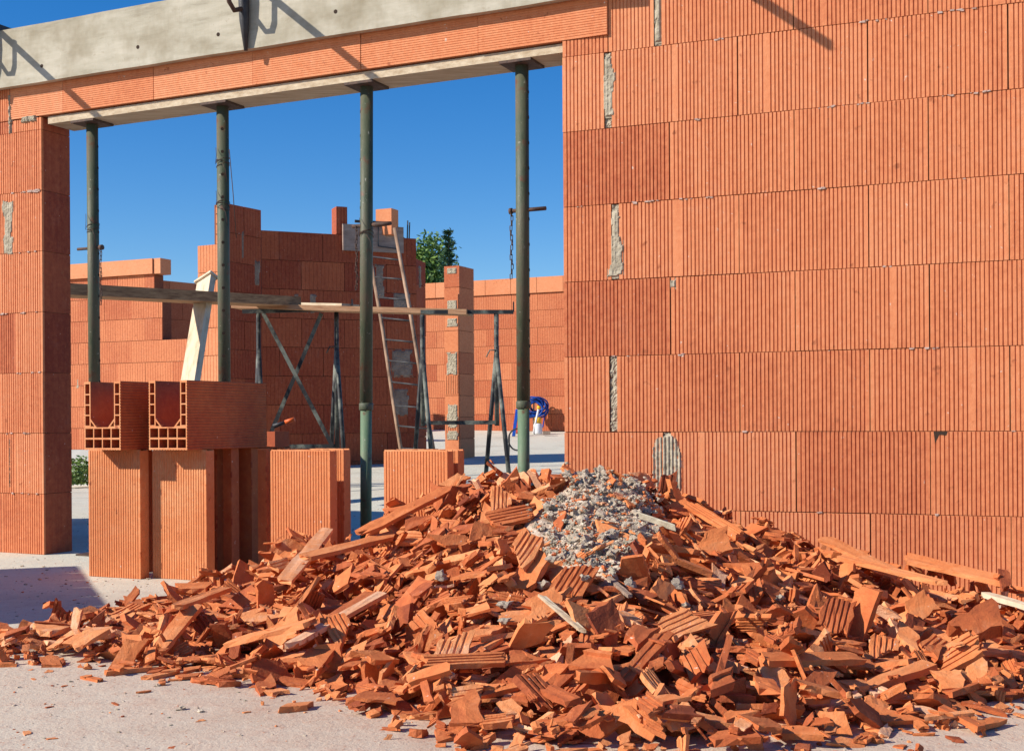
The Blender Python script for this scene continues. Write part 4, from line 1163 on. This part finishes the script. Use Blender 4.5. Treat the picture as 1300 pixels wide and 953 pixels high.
for i in range(4): w = rp.uniform(.03, .045); L = rp.uniform(.18, .28); reg(*make_piece(L, w, rp.uniform(.012, .018), i % 2 == 0, None, rp, 6), 'long', L)
for i in range(8): s_ = rp.uniform(.02, .038); reg(*make_chunk(s_, rp), 'chunk', s_)
KI = {}
for i, p in enumerate(PROTO): KI.setdefault(p['kind'], []).append(i)

pieces = []  # dict(proto, M(4x4), tone)
def drop(pi, x, y, Rm, pen=0.10, extra=0.0, scale=1.0, fixz=None):
    P = PROTO[pi]; S = (P['S'] * scale) @ Rm.T
    cx = ((S[:, 0] + x - HX0) / CELL).astype(int); cy = ((S[:, 1] + y - HY0) / CELL).astype(int)
    if cx.min() < 0 or cy.min() < 0 or cx.max() >= NXc or cy.max() >= NYc: return False
    if wallmask[cy, cx].any(): return False
    h = hm[cy, cx]
    need = h - S[:, 2]
    z = np.quantile(need, 1 - pen) + extra if fixz is None else fixz
    lim = np.maximum(h, z + S[:, 2])
    np.maximum.at(hm, (cy, cx), z + S[:, 2])
    # fill neighbours a little so that gaps in the sampling do not swallow the next piece
    np.maximum.at(hm, (np.minimum(cy + 1, NYc - 1), cx), z + S[:, 2] - .003); np.maximum.at(hm, (cy, np.minimum(cx + 1, NXc - 1)), z + S[:, 2] - .003)
    Mx = np.eye(4); Mx[:3, :3] = Rm * scale; Mx[:3, 3] = (x, y, z)
    pieces.append(dict(p=pi, M=Mx, tone=float(np.clip(rng.normal(.46, .17), .04, 1)), s=scale))
    return True
def grad(x, y, rad=0.06):
    j, i = hcell(x, y); k = int(rad / CELL)
    j0, j1, i0, i1 = max(j - k, 0), min(j + k, NYc - 1), max(i - k, 0), min(i + k, NXc - 1)
    a = hm[j0:j1 + 1, i0:i1 + 1]
    gx_ = (a[:, -3:].mean() - a[:, :3].mean()) / (2 * rad); gy_ = (a[-3:, :].mean() - a[:3, :].mean()) / (2 * rad)
    return gx_, gy_
def orient(nrm, yaw, tilt_axis, tilt, flip):
    nrm = Vector(nrm).normalized(); q = Vector((0, 0, 1)).rotation_difference(nrm)
    M3 = (Quaternion(Vector((math.cos(tilt_axis), math.sin(tilt_axis), 0)), tilt) @ q @ Quaternion((0, 0, 1), yaw) @ (Quaternion((1, 0, 0), math.pi) if flip else Quaternion())).to_matrix()
    return np.array(M3)
def rand_piece(x, y, kinds, kp, tilt_s=.46, scale=None, pen=.12):
    kd = kinds[rng.choice(len(kinds), p=kp)]; pi = KI[kd][rng.integers(len(KI[kd]))]
    gx_, gy_ = grad(x, y); gx_, gy_ = np.clip([gx_, gy_], -1.2, 1.2)
    tl = abs(rng.normal(0, tilt_s)); 
    if rng.random() < .13: tl = rng.uniform(.8, 1.4)
    if kd == 'long': tl = min(tl, .18)
    Rm = orient((-gx_, -gy_, 1), rng.uniform(0, 6.283), rng.uniform(0, 6.283), tl, rng.random() < .42)
    return drop(pi, x, y, Rm, pen, scale=scale if scale else float(rng.uniform(.7, 1.2)))
kinds = ['flat', 'ribbed', 'angled', 'sliver', 'long', 'chunk']
def zone_visible(x, y): 
    u = x / y * F + CX; return -10 < u < 1462
tries = 0
while len(pieces) < 11000 and tries < 100000:
    tries += 1
    x = rng.uniform(HX0 + .1, HX1 - .1); y = rng.uniform(HY0 + .1, 5.6)
    if not zone_visible(x, y): continue
    j, i = hcell(x, y)
    if target[j, i] <= 0 or hm[j, i] > target[j, i] - .004: continue
    big = rng.random() < .5
    rand_piece(x, y, kinds, [.32, .17, .16, .08, .0, .27] if not big else [.40, .27, .20, .06, .01, .06], scale=float(rng.uniform(.74, 1.16)) if big else float(rng.uniform(.34, .68)))
print('pieces', len(pieces), 'tries', tries)
# small crumbs filling in
for _ in range(900):
    x = rng.uniform(HX0 + .1, HX1 - .1); y = rng.uniform(HY0 + .3, 5.4); j, i = hcell(x, y)
    if target[j, i] <= 0 or not zone_visible(x, y): continue
    rand_piece(x, y, ['chunk', 'flat', 'sliver'], [.6, .2, .2], tilt_s=.5, scale=float(rng.uniform(.25, .5)))

def hit_heap(px, py):
    r_ = ray(px, py); Y = 2.5
    while Y < 5.9:
        p = r_ * Y; z = EYE + p.z; j, i = hcell(p.x, p.y)
        if 0 <= i < NXc and 0 <= j < NYc and z <= max(hm[j, i], 0): return Vector((p.x, p.y, z))
        Y += .006
    return None
special_labels = {}
def lay_long(x0, y0, x1, y1, w, label, ribs=False, mat='shard', lift=.012, tone=.6, t=.014, name='brick_shard', cat='shard'):
    a, b_ = hit_heap(x0, y0), hit_heap(x1, y1)
    if a is None or b_ is None: return
    a.z += lift; b_.z += lift
    d = b_ - a; L = d.length
    V, Fc = make_piece(L, w, t, ribs, None, rp, 7)
    mid = (a + b_) / 2; up = Vector((0, -.35, 1)); up = (up - d.normalized() * up.dot(d.normalized())).normalized(); y_ = up.cross(d.normalized())
    M3 = np.array(Matrix((d.normalized(), y_, up)).transposed())
    m_ = MB(); m_.add((V @ M3.T + np.array(mid)).tolist(), Fc, 0, tone)
    o = m_.build(name, M[mat], origin=mid)
    tag(o, label, cat, 'broken brick shards of the rubble heap' if name == 'brick_shard' else None)
    S = samples_of(V, Fc, 160) @ M3.T + np.array(mid)
    cx = ((S[:, 0] - HX0) / CELL).astype(int).clip(0, NXc - 1); cy = ((S[:, 1] - HY0) / CELL).astype(int).clip(0, NYc - 1)
    np.maximum.at(hm, (cy, cx), S[:, 2])
    return o
for a in ((324, 747, 446, 684, .055, 'very long pale brick slat sloping down the left shoulder of the heap', False, 'shard', .03, .85),
          (392, 722, 497, 690, .045, 'long broken slat under the salmon slab, pointing up the slope', False, 'shard', .035, .75),
          (470, 690, 560, 628, .05, 'long narrow slat climbing the left slope towards the crest', False, 'shard', .03, .55),
          (385, 836, 458, 765, .04, 'dark-edged long slat on the lower left slope', False, 'shard', .03, .45),
          (388, 842, 470, 772, .03, 'pale long slat lying parallel to the dark-edged one', False, 'shard', .045, .85),
          (300, 826, 392, 806, .045, 'flat long slat on the lower left part of the heap, nearly level', False, 'shard', .03, .55),
          (195, 836, 252, 786, .05, 'slat lying slantwise near the left toe of the heap', False, 'shard', .03, .7),
          (210, 722 + 60, 300, 760, .04, 'thin slat on the left part of the heap below the standing slabs', False, 'shard', .03, .6),
          (1160, 716, 1262, 752, .075, 'long smooth slab leaning along the wall at the right end of the heap', False, 'shard', .03, .55),
          (1040, 700, 1150, 738, .05, 'long slat on the right crest beside the wall', False, 'shard', .03, .6),
          (1080, 716, 1180, 756, .03, 'thin slat below the long one on the right crest', False, 'shard', .03, .7),
          (880, 650, 935, 690, .05, 'hollow-edged slat just below the crest on the right', True, 'shard', .03, .5),
          (540, 850, 640, 858, .05, 'level grooved slat at the front of the heap', True, 'shard', .03, .6),
          (980, 858, 1080, 846, .05, 'level slat at the front of the heap, right of its middle', False, 'shard', .03, .5),
          ):
    lay_long(*a)
# broad plates that catch the eye
def lay_plate(px, py, size, ribs, yaw, toward, tone, label, aspect=1.2, t=.016):
    p = hit_heap(px, py)
    if p is None: return
    size *= .82; V, Fc = make_piece(size * aspect, size, t, ribs, None, rp, 5)
    nrm = Vector((0, -toward, 1)).normalized(); q = Vector((0, 0, 1)).rotation_difference(nrm) @ Quaternion((0, 0, 1), yaw)
    M3 = np.array(q.to_matrix()); p = p + nrm * .02
    m_ = MB(); m_.add((V @ M3.T + np.array(p)).tolist(), Fc, 0, tone)
    o = m_.build('brick_shard', M['shard'], origin=p); tag(o, label, 'shard', 'broken brick shards of the rubble heap')
    S = samples_of(V, Fc, 160) @ M3.T + np.array(p)
    cx = ((S[:, 0] - HX0) / CELL).astype(int).clip(0, NXc - 1); cy = ((S[:, 1] - HY0) / CELL).astype(int).clip(0, NYc - 1)
    np.maximum.at(hm, (cy, cx), S[:, 2])
for a in ((727, 742, .10, True, 1.0, 1.2, .5, 'broad ribbed plate just below the grey mortar heap'),
          (905, 693, .115, False, .1, 1.6, .55, 'large smooth plate standing steeply on the right of the mortar heap'),
          (636, 638, .08, True, 1.5, 1.3, .85, 'pale ribbed plate left of the mortar heap, near the crest'),
          (668, 700, .085, True, .9, 1.0, .8, 'pale ribbed plate left of the mortar heap, halfway down'),
          (575, 828, .09, True, 1.3, 1.2, 1.0, 'whitish ribbed plate near the front middle of the heap', .9),
          (1060, 785, .10, True, 1.4, 1.2, .35, 'dark plate with deep grooves on the right slope'),
          (1120, 825, .09, True, 1.45, 1.0, .5, 'grooved plate low on the right slope', .8),
          (780, 690, .085, False, 2.6, 1.0, .8, 'smooth pinkish plate half buried in the grey mortar', 1.9),
          (1240, 800, .10, False, .7, .8, .4, 'thick red block fragment at the right end of the heap', 1.6, .05),
          (1165, 775, .08, False, .6, 1.3, .5, 'smooth tilted plate on the upper right slope', 1.4),
          (650, 660, .09, True, .25, .7, .45, 'dark ribbed plate lying across the crest left of the mortar heap', 1.9),
          (528, 668, .075, False, .8, .6, .2, 'small dark brownish plate on the left slope near the salmon slab', 1.2),
          (690, 775, .08, False, .3, 1.2, .6, 'smooth plate in the middle of the heap below the mortar', 1.5),
          (860, 800, .09, True, .3, .9, .6, 'ribbed plate on the front right of the heap', 1.6),
          (245, 752, .09, False, .2, .2, .5, 'flat brown plate at the foot of the second slab', 1.5),
          (330, 790, .09, False, .4, .4, .75, 'pale flat plate on the left part of the heap', 1.4),
          (120, 812, .085, False, .3, .15, .75, 'pale plate lying flat near the left toe of the heap', 1.5),
          (60, 808, .08, False, -.2, .1, .85, 'pale square plate at the far left toe of the heap', 1.4),
          (430, 800, .08, True, 2.2, 1.0, .5, 'ribbed plate on the lower left slope', 1.2)):
    lay_plate(*a)

# mortar heap on the crest
gm = MB(); ids = {}; vs = []; fs = []; ins = mound
ctr = at(755, 650, 4.3)
edge_in = lambda j, i: all(ins.get((j + a, i + b_), False) for a in (-1, 0, 1) for b_ in (-1, 0, 1))
for (j, i), v in ins.items():
    if not (v or any(ins.get((j + a, i + b_), False) for a in (-3, 0, 3) for b_ in (-3, 0, 3))): continue
    x = HX0 + (i + .5) * CELL; y = HY0 + (j + .5) * CELL; e = edge_in(j, i)
    z = target_m[j, i] + .018 + .016 * fbm(x * 9, y * 9) + .010 * fbm(x * 45, y * 45, 3.0)
    if not v: z = max(target_m[j, i], 0) - .05
    elif not e: z -= .012
    ids[j, i] = len(vs); vs.append((x + rr.uniform(-.003, .003), y + rr.uniform(-.003, .003), z))
    if v: hm[j, i] = max(z, hm[j, i]) if hm[j, i] > core[j, i] + .004 else z
for (j, i) in list(ids):
    q = [(j, i), (j, i + 1), (j + 1, i + 1), (j + 1, i)]
    if all(x in ids for x in q) and any(ins[x] for x in q): fs.append(tuple(ids[x] for x in q))
gm.add(vs, fs, 1, .5, True)
LUMPS = []
for q in range(12):
    bmx = bmesh.new(); bmesh.ops.create_icosphere(bmx, subdivisions=2, radius=1)
    for v in bmx.verts:
        n__ = v.co.normalized(); v.co = Vector((n__.x, n__.y * rp.uniform(.85, 1.05), n__.z * .75)) * (1 + .75 * fbm(n__.x * 1.6 + q * 7, n__.y * 1.6, n__.z * 1.6) + .30 * fbm(n__.x * 5 + q, n__.y * 5, n__.z * 5))
    LUMPS.append((np.array([v.co[:] for v in bmx.verts]), [tuple(v.index for v in f.verts) for f in bmx.faces])); bmx.free()
heap_cells = [k for k in ins if edge_in(*k)]
lump_meshes = []
for V, Fc in LUMPS:
    m_ = MB(); m_.add(V.tolist(), Fc, 0, .5); o_ = m_.build('mortar_lump', M['lump']); lump_meshes.append(o_.data); bpy.data.objects.remove(o_)
nbig = 0; big_spots = []
for q in range(7500):
    j, i = heap_cells[rng.integers(len(heap_cells))]
    x = HX0 + (i + rng.random()) * CELL; y = HY0 + (j + rng.random()) * CELL
    s_ = float(np.clip(rng.lognormal(-5.6, .6), .0018, .018)) if q > 60 else float(rng.uniform(.011, .026))
    z = hm[j, i] + s_ * .10; k = rng.integers(len(LUMPS)); V, Fc = LUMPS[k]
    E = Matrix.Rotation(rng.uniform(0, 6.28), 3, 'Z') @ Matrix.Rotation(rng.uniform(0, 6.28), 3, 'X')
    if s_ > .0125:
        c = int(s_ / CELL); hm[j - c:j + c + 1, i - c:i + c + 1] = np.maximum(hm[j - c:j + c + 1, i - c:i + c + 1], z + s_ * .4)
    if q <= 60 or s_ > .0145:
        big_spots.append((k, Matrix.Translation((x, y, z)) @ E.to_4x4() @ Matrix.Scale(s_, 4), s_, (x, y, z)))
    else:
        red = rng.random() < .24
        gm.add((V * (s_ * np.array([1, rng.uniform(.5, 1), rng.uniform(.35, 1)])) @ np.array(E).T + np.array((x, y, z))).tolist(), Fc, (2 if red else (3 if rng.random() < .5 else 0)), float(rng.uniform(.2, .9)))
tag(gm.build('mortar_debris', [M['lump'], M['grit'], M['shard'], M['mortar']], origin=ctr), 'grey crumbled mortar and grit heaped on the crest of the brick rubble', 'mortar debris', kind='stuff')
big_spots.sort(key=lambda t: -t[2])
for k, Mx, s_, c in big_spots[:110]:
    o = bpy.data.objects.new('mortar_lump', lump_meshes[k]); COL.objects.link(o); o.matrix_world = Mx
    u = proj(c)
    where = 'top' if u[1] < 640 else ('middle' if u[1] < 680 else 'foot'); sd = 'left' if u[0] < 745 else 'right'
    tag(o, f'{"large" if s_ > .019 else "small"} grey mortar lump at the {where} of the mortar heap, on its {sd} side', 'lump', 'grey mortar lumps on the rubble crest')
# some shards on the mortar
for q in range(85):
    j, i = heap_cells[rng.integers(len(heap_cells))]; x = HX0 + i * CELL; y = HY0 + j * CELL
    rand_piece(x, y, ['flat', 'chunk', 'ribbed'], [.5, .4, .1], scale=float(rng.uniform(.3, .75)), pen=.4)
# a few lumps strewn in the heap
for (px, py, s_) in ((990, 760, .012), (560, 735, .02), (690, 745, .018), (640, 770, .015), (860, 745, .022), (800, 745, .02), (640, 790, .012), (870, 770, .012), (700, 712, .014), (742, 735, .012)):
    p = hit_heap(px, py)
    if p is None: continue
    o = bpy.data.objects.new('mortar_lump', lump_meshes[int(px) % 12]); COL.objects.link(o); o.matrix_world = Matrix.Translation(p + Vector((0, 0, s_ * .4))) @ Matrix.Scale(s_, 4)
    tag(o, 'whitish mortar lump caught among the brick shards below the mortar heap', 'lump', 'stray mortar lumps')
lay_long(748, 592, 684, 655, .018, 'dark weathered wood stick lying along the left edge of the mortar heap', False, 'old_wood', .03, .5, .02, 'wood_stick', 'stick')
lay_long(806, 663, 862, 676, .010, 'grey-white stick across the right side of the mortar heap', False, 'mortar', .02, .5, .016, 'wood_stick', 'stick')
lay_long(694, 766, 734, 812, .014, 'yellowish thin wood strip pointing down in the middle of the heap', False, 'plank', .02, .5, .008, 'wood_stick', 'stick')
lay_long(772, 742, 800, 766, .013, 'pale splintered wood strip below the mortar heap', False, 'old_wood', .02, .5, .008, 'wood_stick', 'stick')
lay_long(1262, 762, 1330, 790, .03, 'pale wood lath at the right end of the heap by the wall', False, 'pale_wood', .02, .5, .016, 'wood_stick', 'stick')

# strays on the ground around the heap
for q in range(330):
    u = rng.uniform(-30, 1330); yt = np.interp(u, cpx, cyf)
    y = yt - abs(rng.normal(0, .11)); x = (u - CX) / F * y
    if y < HY0 + .15: continue
    big = rng.random() < .25
    rand_piece(x, y, ['chunk', 'flat', 'sliver', 'angled', 'ribbed'], [.45, .2, .15, .1, .1], tilt_s=.12, scale=float(rng.uniform(.2, .5)) if not big else float(rng.uniform(.6, 1.1)))
for q in range(90):
    u = rng.uniform(-20, 420); py_ = rng.uniform(730, 950); y = EYE * F / (py_ - 537); x = (u - CX) / F * y
    if HY0 + .1 < y < 5.9: rand_piece(x, y, ['chunk', 'flat'], [.75, .25], tilt_s=.1, scale=float(rng.uniform(.08, .25)))
for (px, py, sc_) in ((62, 845, .8), (222, 848, .5), (160, 852, .45), (205, 846, .3), (20, 829, 1.1), (270, 850, .6), (215, 858, .5), (146, 856, .6)):
    y = EYE * F / (py - 537); x = (px - CX) / F * y
    rand_piece(x, y, ['sliver', 'flat'], [.6, .4], tilt_s=.05, scale=sc_)

# grit and pebbles lying on the ground
gv = MB()
for q in range(4200):
    if q < 3000:
        x = rng.uniform(-2.6, 1.6); y = rng.uniform(2.35, 6.6)
    else:
        x = rng.uniform(-3.4, 1.2); y = rng.uniform(6.6, 11)
    if (Vector((x, y, 0)) - PL.p).dot(-PL.o) > -.02 and y < 6.6: continue
    if x > -.2 and y > 5.0 and y < 6.6: continue
    s_ = float(np.clip(rng.lognormal(-6.0, .6), .0012, .012)); V, Fc = LUMPS[rng.integers(12)]
    E = np.array(Matrix.Rotation(rng.uniform(0, 6.28), 3, 'Z')) @ np.diag([1, .8, .55])
    gv.add((V * s_ @ E.T + np.array((x, y, T(x, y) + s_ * .2 + .004 * (y > 2) * fbm(x * 1.3, y * 1.3)))).tolist(), Fc, int(rng.choice([0, 1, 2], p=[.62, .18, .2])), float(rng.uniform(.1, .8)))
tag(gv.build('gravel', [M['lump'], M['mortar'], M['shard']], origin=(0, 5, 0)), 'grit and pebbles strewn over the pale ground', 'gravel', kind='stuff')

# which pieces show largest: cast a grid of rays from the camera
allV = []; allF = []; owner = []; base = 0
for n_i, pc in enumerate(pieces):
    P = PROTO[pc['p']]; V = P['V'] @ pc['M'][:3, :3].T + pc['M'][:3, 3]
    pc['W'] = V; allV.append(V)
    for f in P['F']: allF.append(tuple(a + base for a in f)); owner.append(n_i)
    base += len(V)
allV = np.concatenate(allV)
bvh = BVHTree.FromPolygons(allV.tolist(), allF)
cnt = np.zeros(len(pieces)); cen = np.zeros((len(pieces), 2))
eye = Vector((0, 0, EYE))
for py in range(575, 955, 2):
    for px in range(0, 1300, 2):
        r_ = ray(px, py).normalized(); h_ = bvh.ray_cast(eye, r_, 8)
        if h_[2] is not None:
            o_ = owner[h_[2]]; cnt[o_] += 1; cen[o_] += (px, py)
cen = cen / np.maximum(cnt, 1)[:, None]
order = np.argsort(-cnt)[:285]
solo = set(int(i) for i in order if cnt[i] > 8)
def tone_word(t): return 'dark red' if t < .36 else ('orange' if t < .64 else 'pale')
KW = {'flat': 'flat shard', 'ribbed': 'ribbed shard', 'angled': 'webbed shard', 'sliver': 'narrow sliver', 'long': 'long slat', 'chunk': 'stubby chunk'}
cols = [(-99, 100, 'far left toe'), (100, 200, 'below the leftmost slab'), (200, 300, 'below the second slab'), (300, 400, 'below the shaded slabs'),
        (400, 490, 'below the third prop'), (490, 590, 'below the salmon slab'), (590, 680, 'below the fourth prop'), (680, 770, 'below the mortar heap, left half'), (770, 860, 'below the mortar heap, right half'),
        (860, 950, 'just right of the mortar heap'), (950, 1050, 'right crest'), (1050, 1160, 'right slope'), (1160, 1240, 'near the right end'), (1240, 1400, 'right edge of the photo')]
protomesh = {}
def variant(pi, t):
    """one mesh per prototype and tone class, shared by all its copies"""
    tb_ = round(t * 5) / 5; k = (pi, tb_)
    if k not in protomesh:
        P = PROTO[pi]; m_ = MB(); m_.add(P['V'].tolist(), P['F'], 0, tb_); o_ = m_.build('brick_shard', M['shard']); protomesh[k] = o_.data; bpy.data.objects.remove(o_)
    return protomesh[k]
for n_i in sorted(solo):
    pc = pieces[n_i]; o = bpy.data.objects.new('brick_shard', variant(pc['p'], pc['tone'])); COL.objects.link(o)
    o.matrix_world = Matrix(pc['M'].tolist())
    cx_, cy_ = cen[n_i]; where = next((w for a, b_, w in cols if a <= cx_ < b_), 'in the heap')
    crest_y = np.interp(cx_, cpx, [c[1] for c in crest])
    f_ = (cy_ - crest_y) / max(60, 900 - crest_y)
    lev = 'near the crest' if f_ < .2 else ('high up' if f_ < .42 else ('halfway down' if f_ < .62 else ('low down' if f_ < .82 else 'at the very front')))
    sz = 'large' if cnt[n_i] > np.quantile(cnt[list(solo)], .7) else ('medium' if cnt[n_i] > np.quantile(cnt[list(solo)], .3) else 'small')
    tag(o, f'{sz} {tone_word(pc["tone"])} {KW[PROTO[pc["p"]]["kind"]]} {lev}, {where}'.replace('small small', 'small').replace('the leftmost', 'leftmost').replace('the second', 'second').replace('the shaded', 'shaded'), 'shard', 'broken brick shards of the rubble heap')
st_ = MB()
for n_i, pc in enumerate(pieces):
    if n_i in solo: continue
    st_.add(pc['W'].tolist(), PROTO[pc['p']]['F'], 0, pc['tone'] + float(rng.normal(0, .08)))
# dusty core under the shards
step = 3; ids = {}; vs = []; fs = []
for j in range(0, NYc, step):
    for i in range(0, NXc, step):
        z = core[j, i]
        if target_m[j, i] <= 0: z = -.03
        elif mmask[j, i]: z -= .03
        ids[j, i] = len(vs); vs.append((HX0 + (i + .5) * CELL, HY0 + (j + .5) * CELL, z + .004 if z > .004 else z))
for j in range(0, NYc - step, step):
    for i in range(0, NXc - step, step):
        if max(target_m[j, i], target_m[j + step, i], target_m[j, i + step], target_m[j + step, i + step]) > 0:
            fs.append((ids[j, i], ids[j, i + step], ids[j + step, i + step], ids[j + step, i]))
st_.add(vs, fs, 1, .4)
tag(st_.build('brick_rubble', [M['shard'], M['core']], origin=(0, 4, 0)), 'mass of small broken terracotta pieces filling the rubble heap', 'rubble', kind='stuff')

# ------------------------------------------------------------------ light and camera
SUN_EL = R(31.0); S = Vector((-.951 * math.cos(SUN_EL), -.309 * math.cos(SUN_EL), math.sin(SUN_EL))).normalized()
sun = bpy.data.lights.new('sun', 'SUN'); sun.energy = 4.9; sun.angle = R(0.53); sun.color = (1.0, .93, .82)
so = bpy.data.objects.new('sun', sun); COL.objects.link(so); so.rotation_euler = (-S).to_track_quat('-Z', 'Y').to_euler(); so.location = (-6, -3, 6)
world = bpy.data.worlds.new('World'); scene.world = world; world.use_nodes = True
nt = world.node_tree; nt.nodes.clear()
sky = nt.nodes.new('ShaderNodeTexSky'); sky.sky_type = 'NISHITA'; sky.sun_disc = False
sky.sun_elevation = SUN_EL; sky.sun_rotation = math.atan2(S.x, S.y) % (2 * math.pi)
sky.altitude = 600; sky.air_density = 1.0; sky.dust_density = 0.3; sky.ozone_density = 4.0
bg = nt.nodes.new('ShaderNodeBackground'); bg.inputs[1].default_value = .105
wo = nt.nodes.new('ShaderNodeOutputWorld')
hs = nt.nodes.new('ShaderNodeHueSaturation'); hs.inputs['Saturation'].default_value = 1.36; hs.inputs['Hue'].default_value = 0.508
nt.links.new(sky.outputs[0], hs.inputs['Color']); nt.links.new(hs.outputs[0], bg.inputs[0]); nt.links.new(bg.outputs[0], wo.inputs[0])

cam = bpy.data.cameras.new('camera'); co = bpy.data.objects.new('camera', cam); COL.objects.link(co)
co.location = (0, 0, EYE)
co.rotation_mode = 'QUATERNION'
co.rotation_quaternion = Matrix.Rotation(math.pi / 2, 3, 'X').to_quaternion() @ Quaternion((0, 0, 1), -ROLL)
cam.sensor_width = 36; cam.lens = 36 * F / 1300
cam.shift_y = (CY - 476.5) / 1300; cam.clip_end = 2000; cam.clip_start = .05
scene.camera = co
vs_ = scene.view_settings; vs_.view_transform = 'Standard'; vs_.look = 'None'; vs_.exposure = 0.47; vs_.gamma = 1

for o in scene.objects:
    if o.parent is None and 'category' in o and 'kind' not in o: o['kind'] = 'thing'
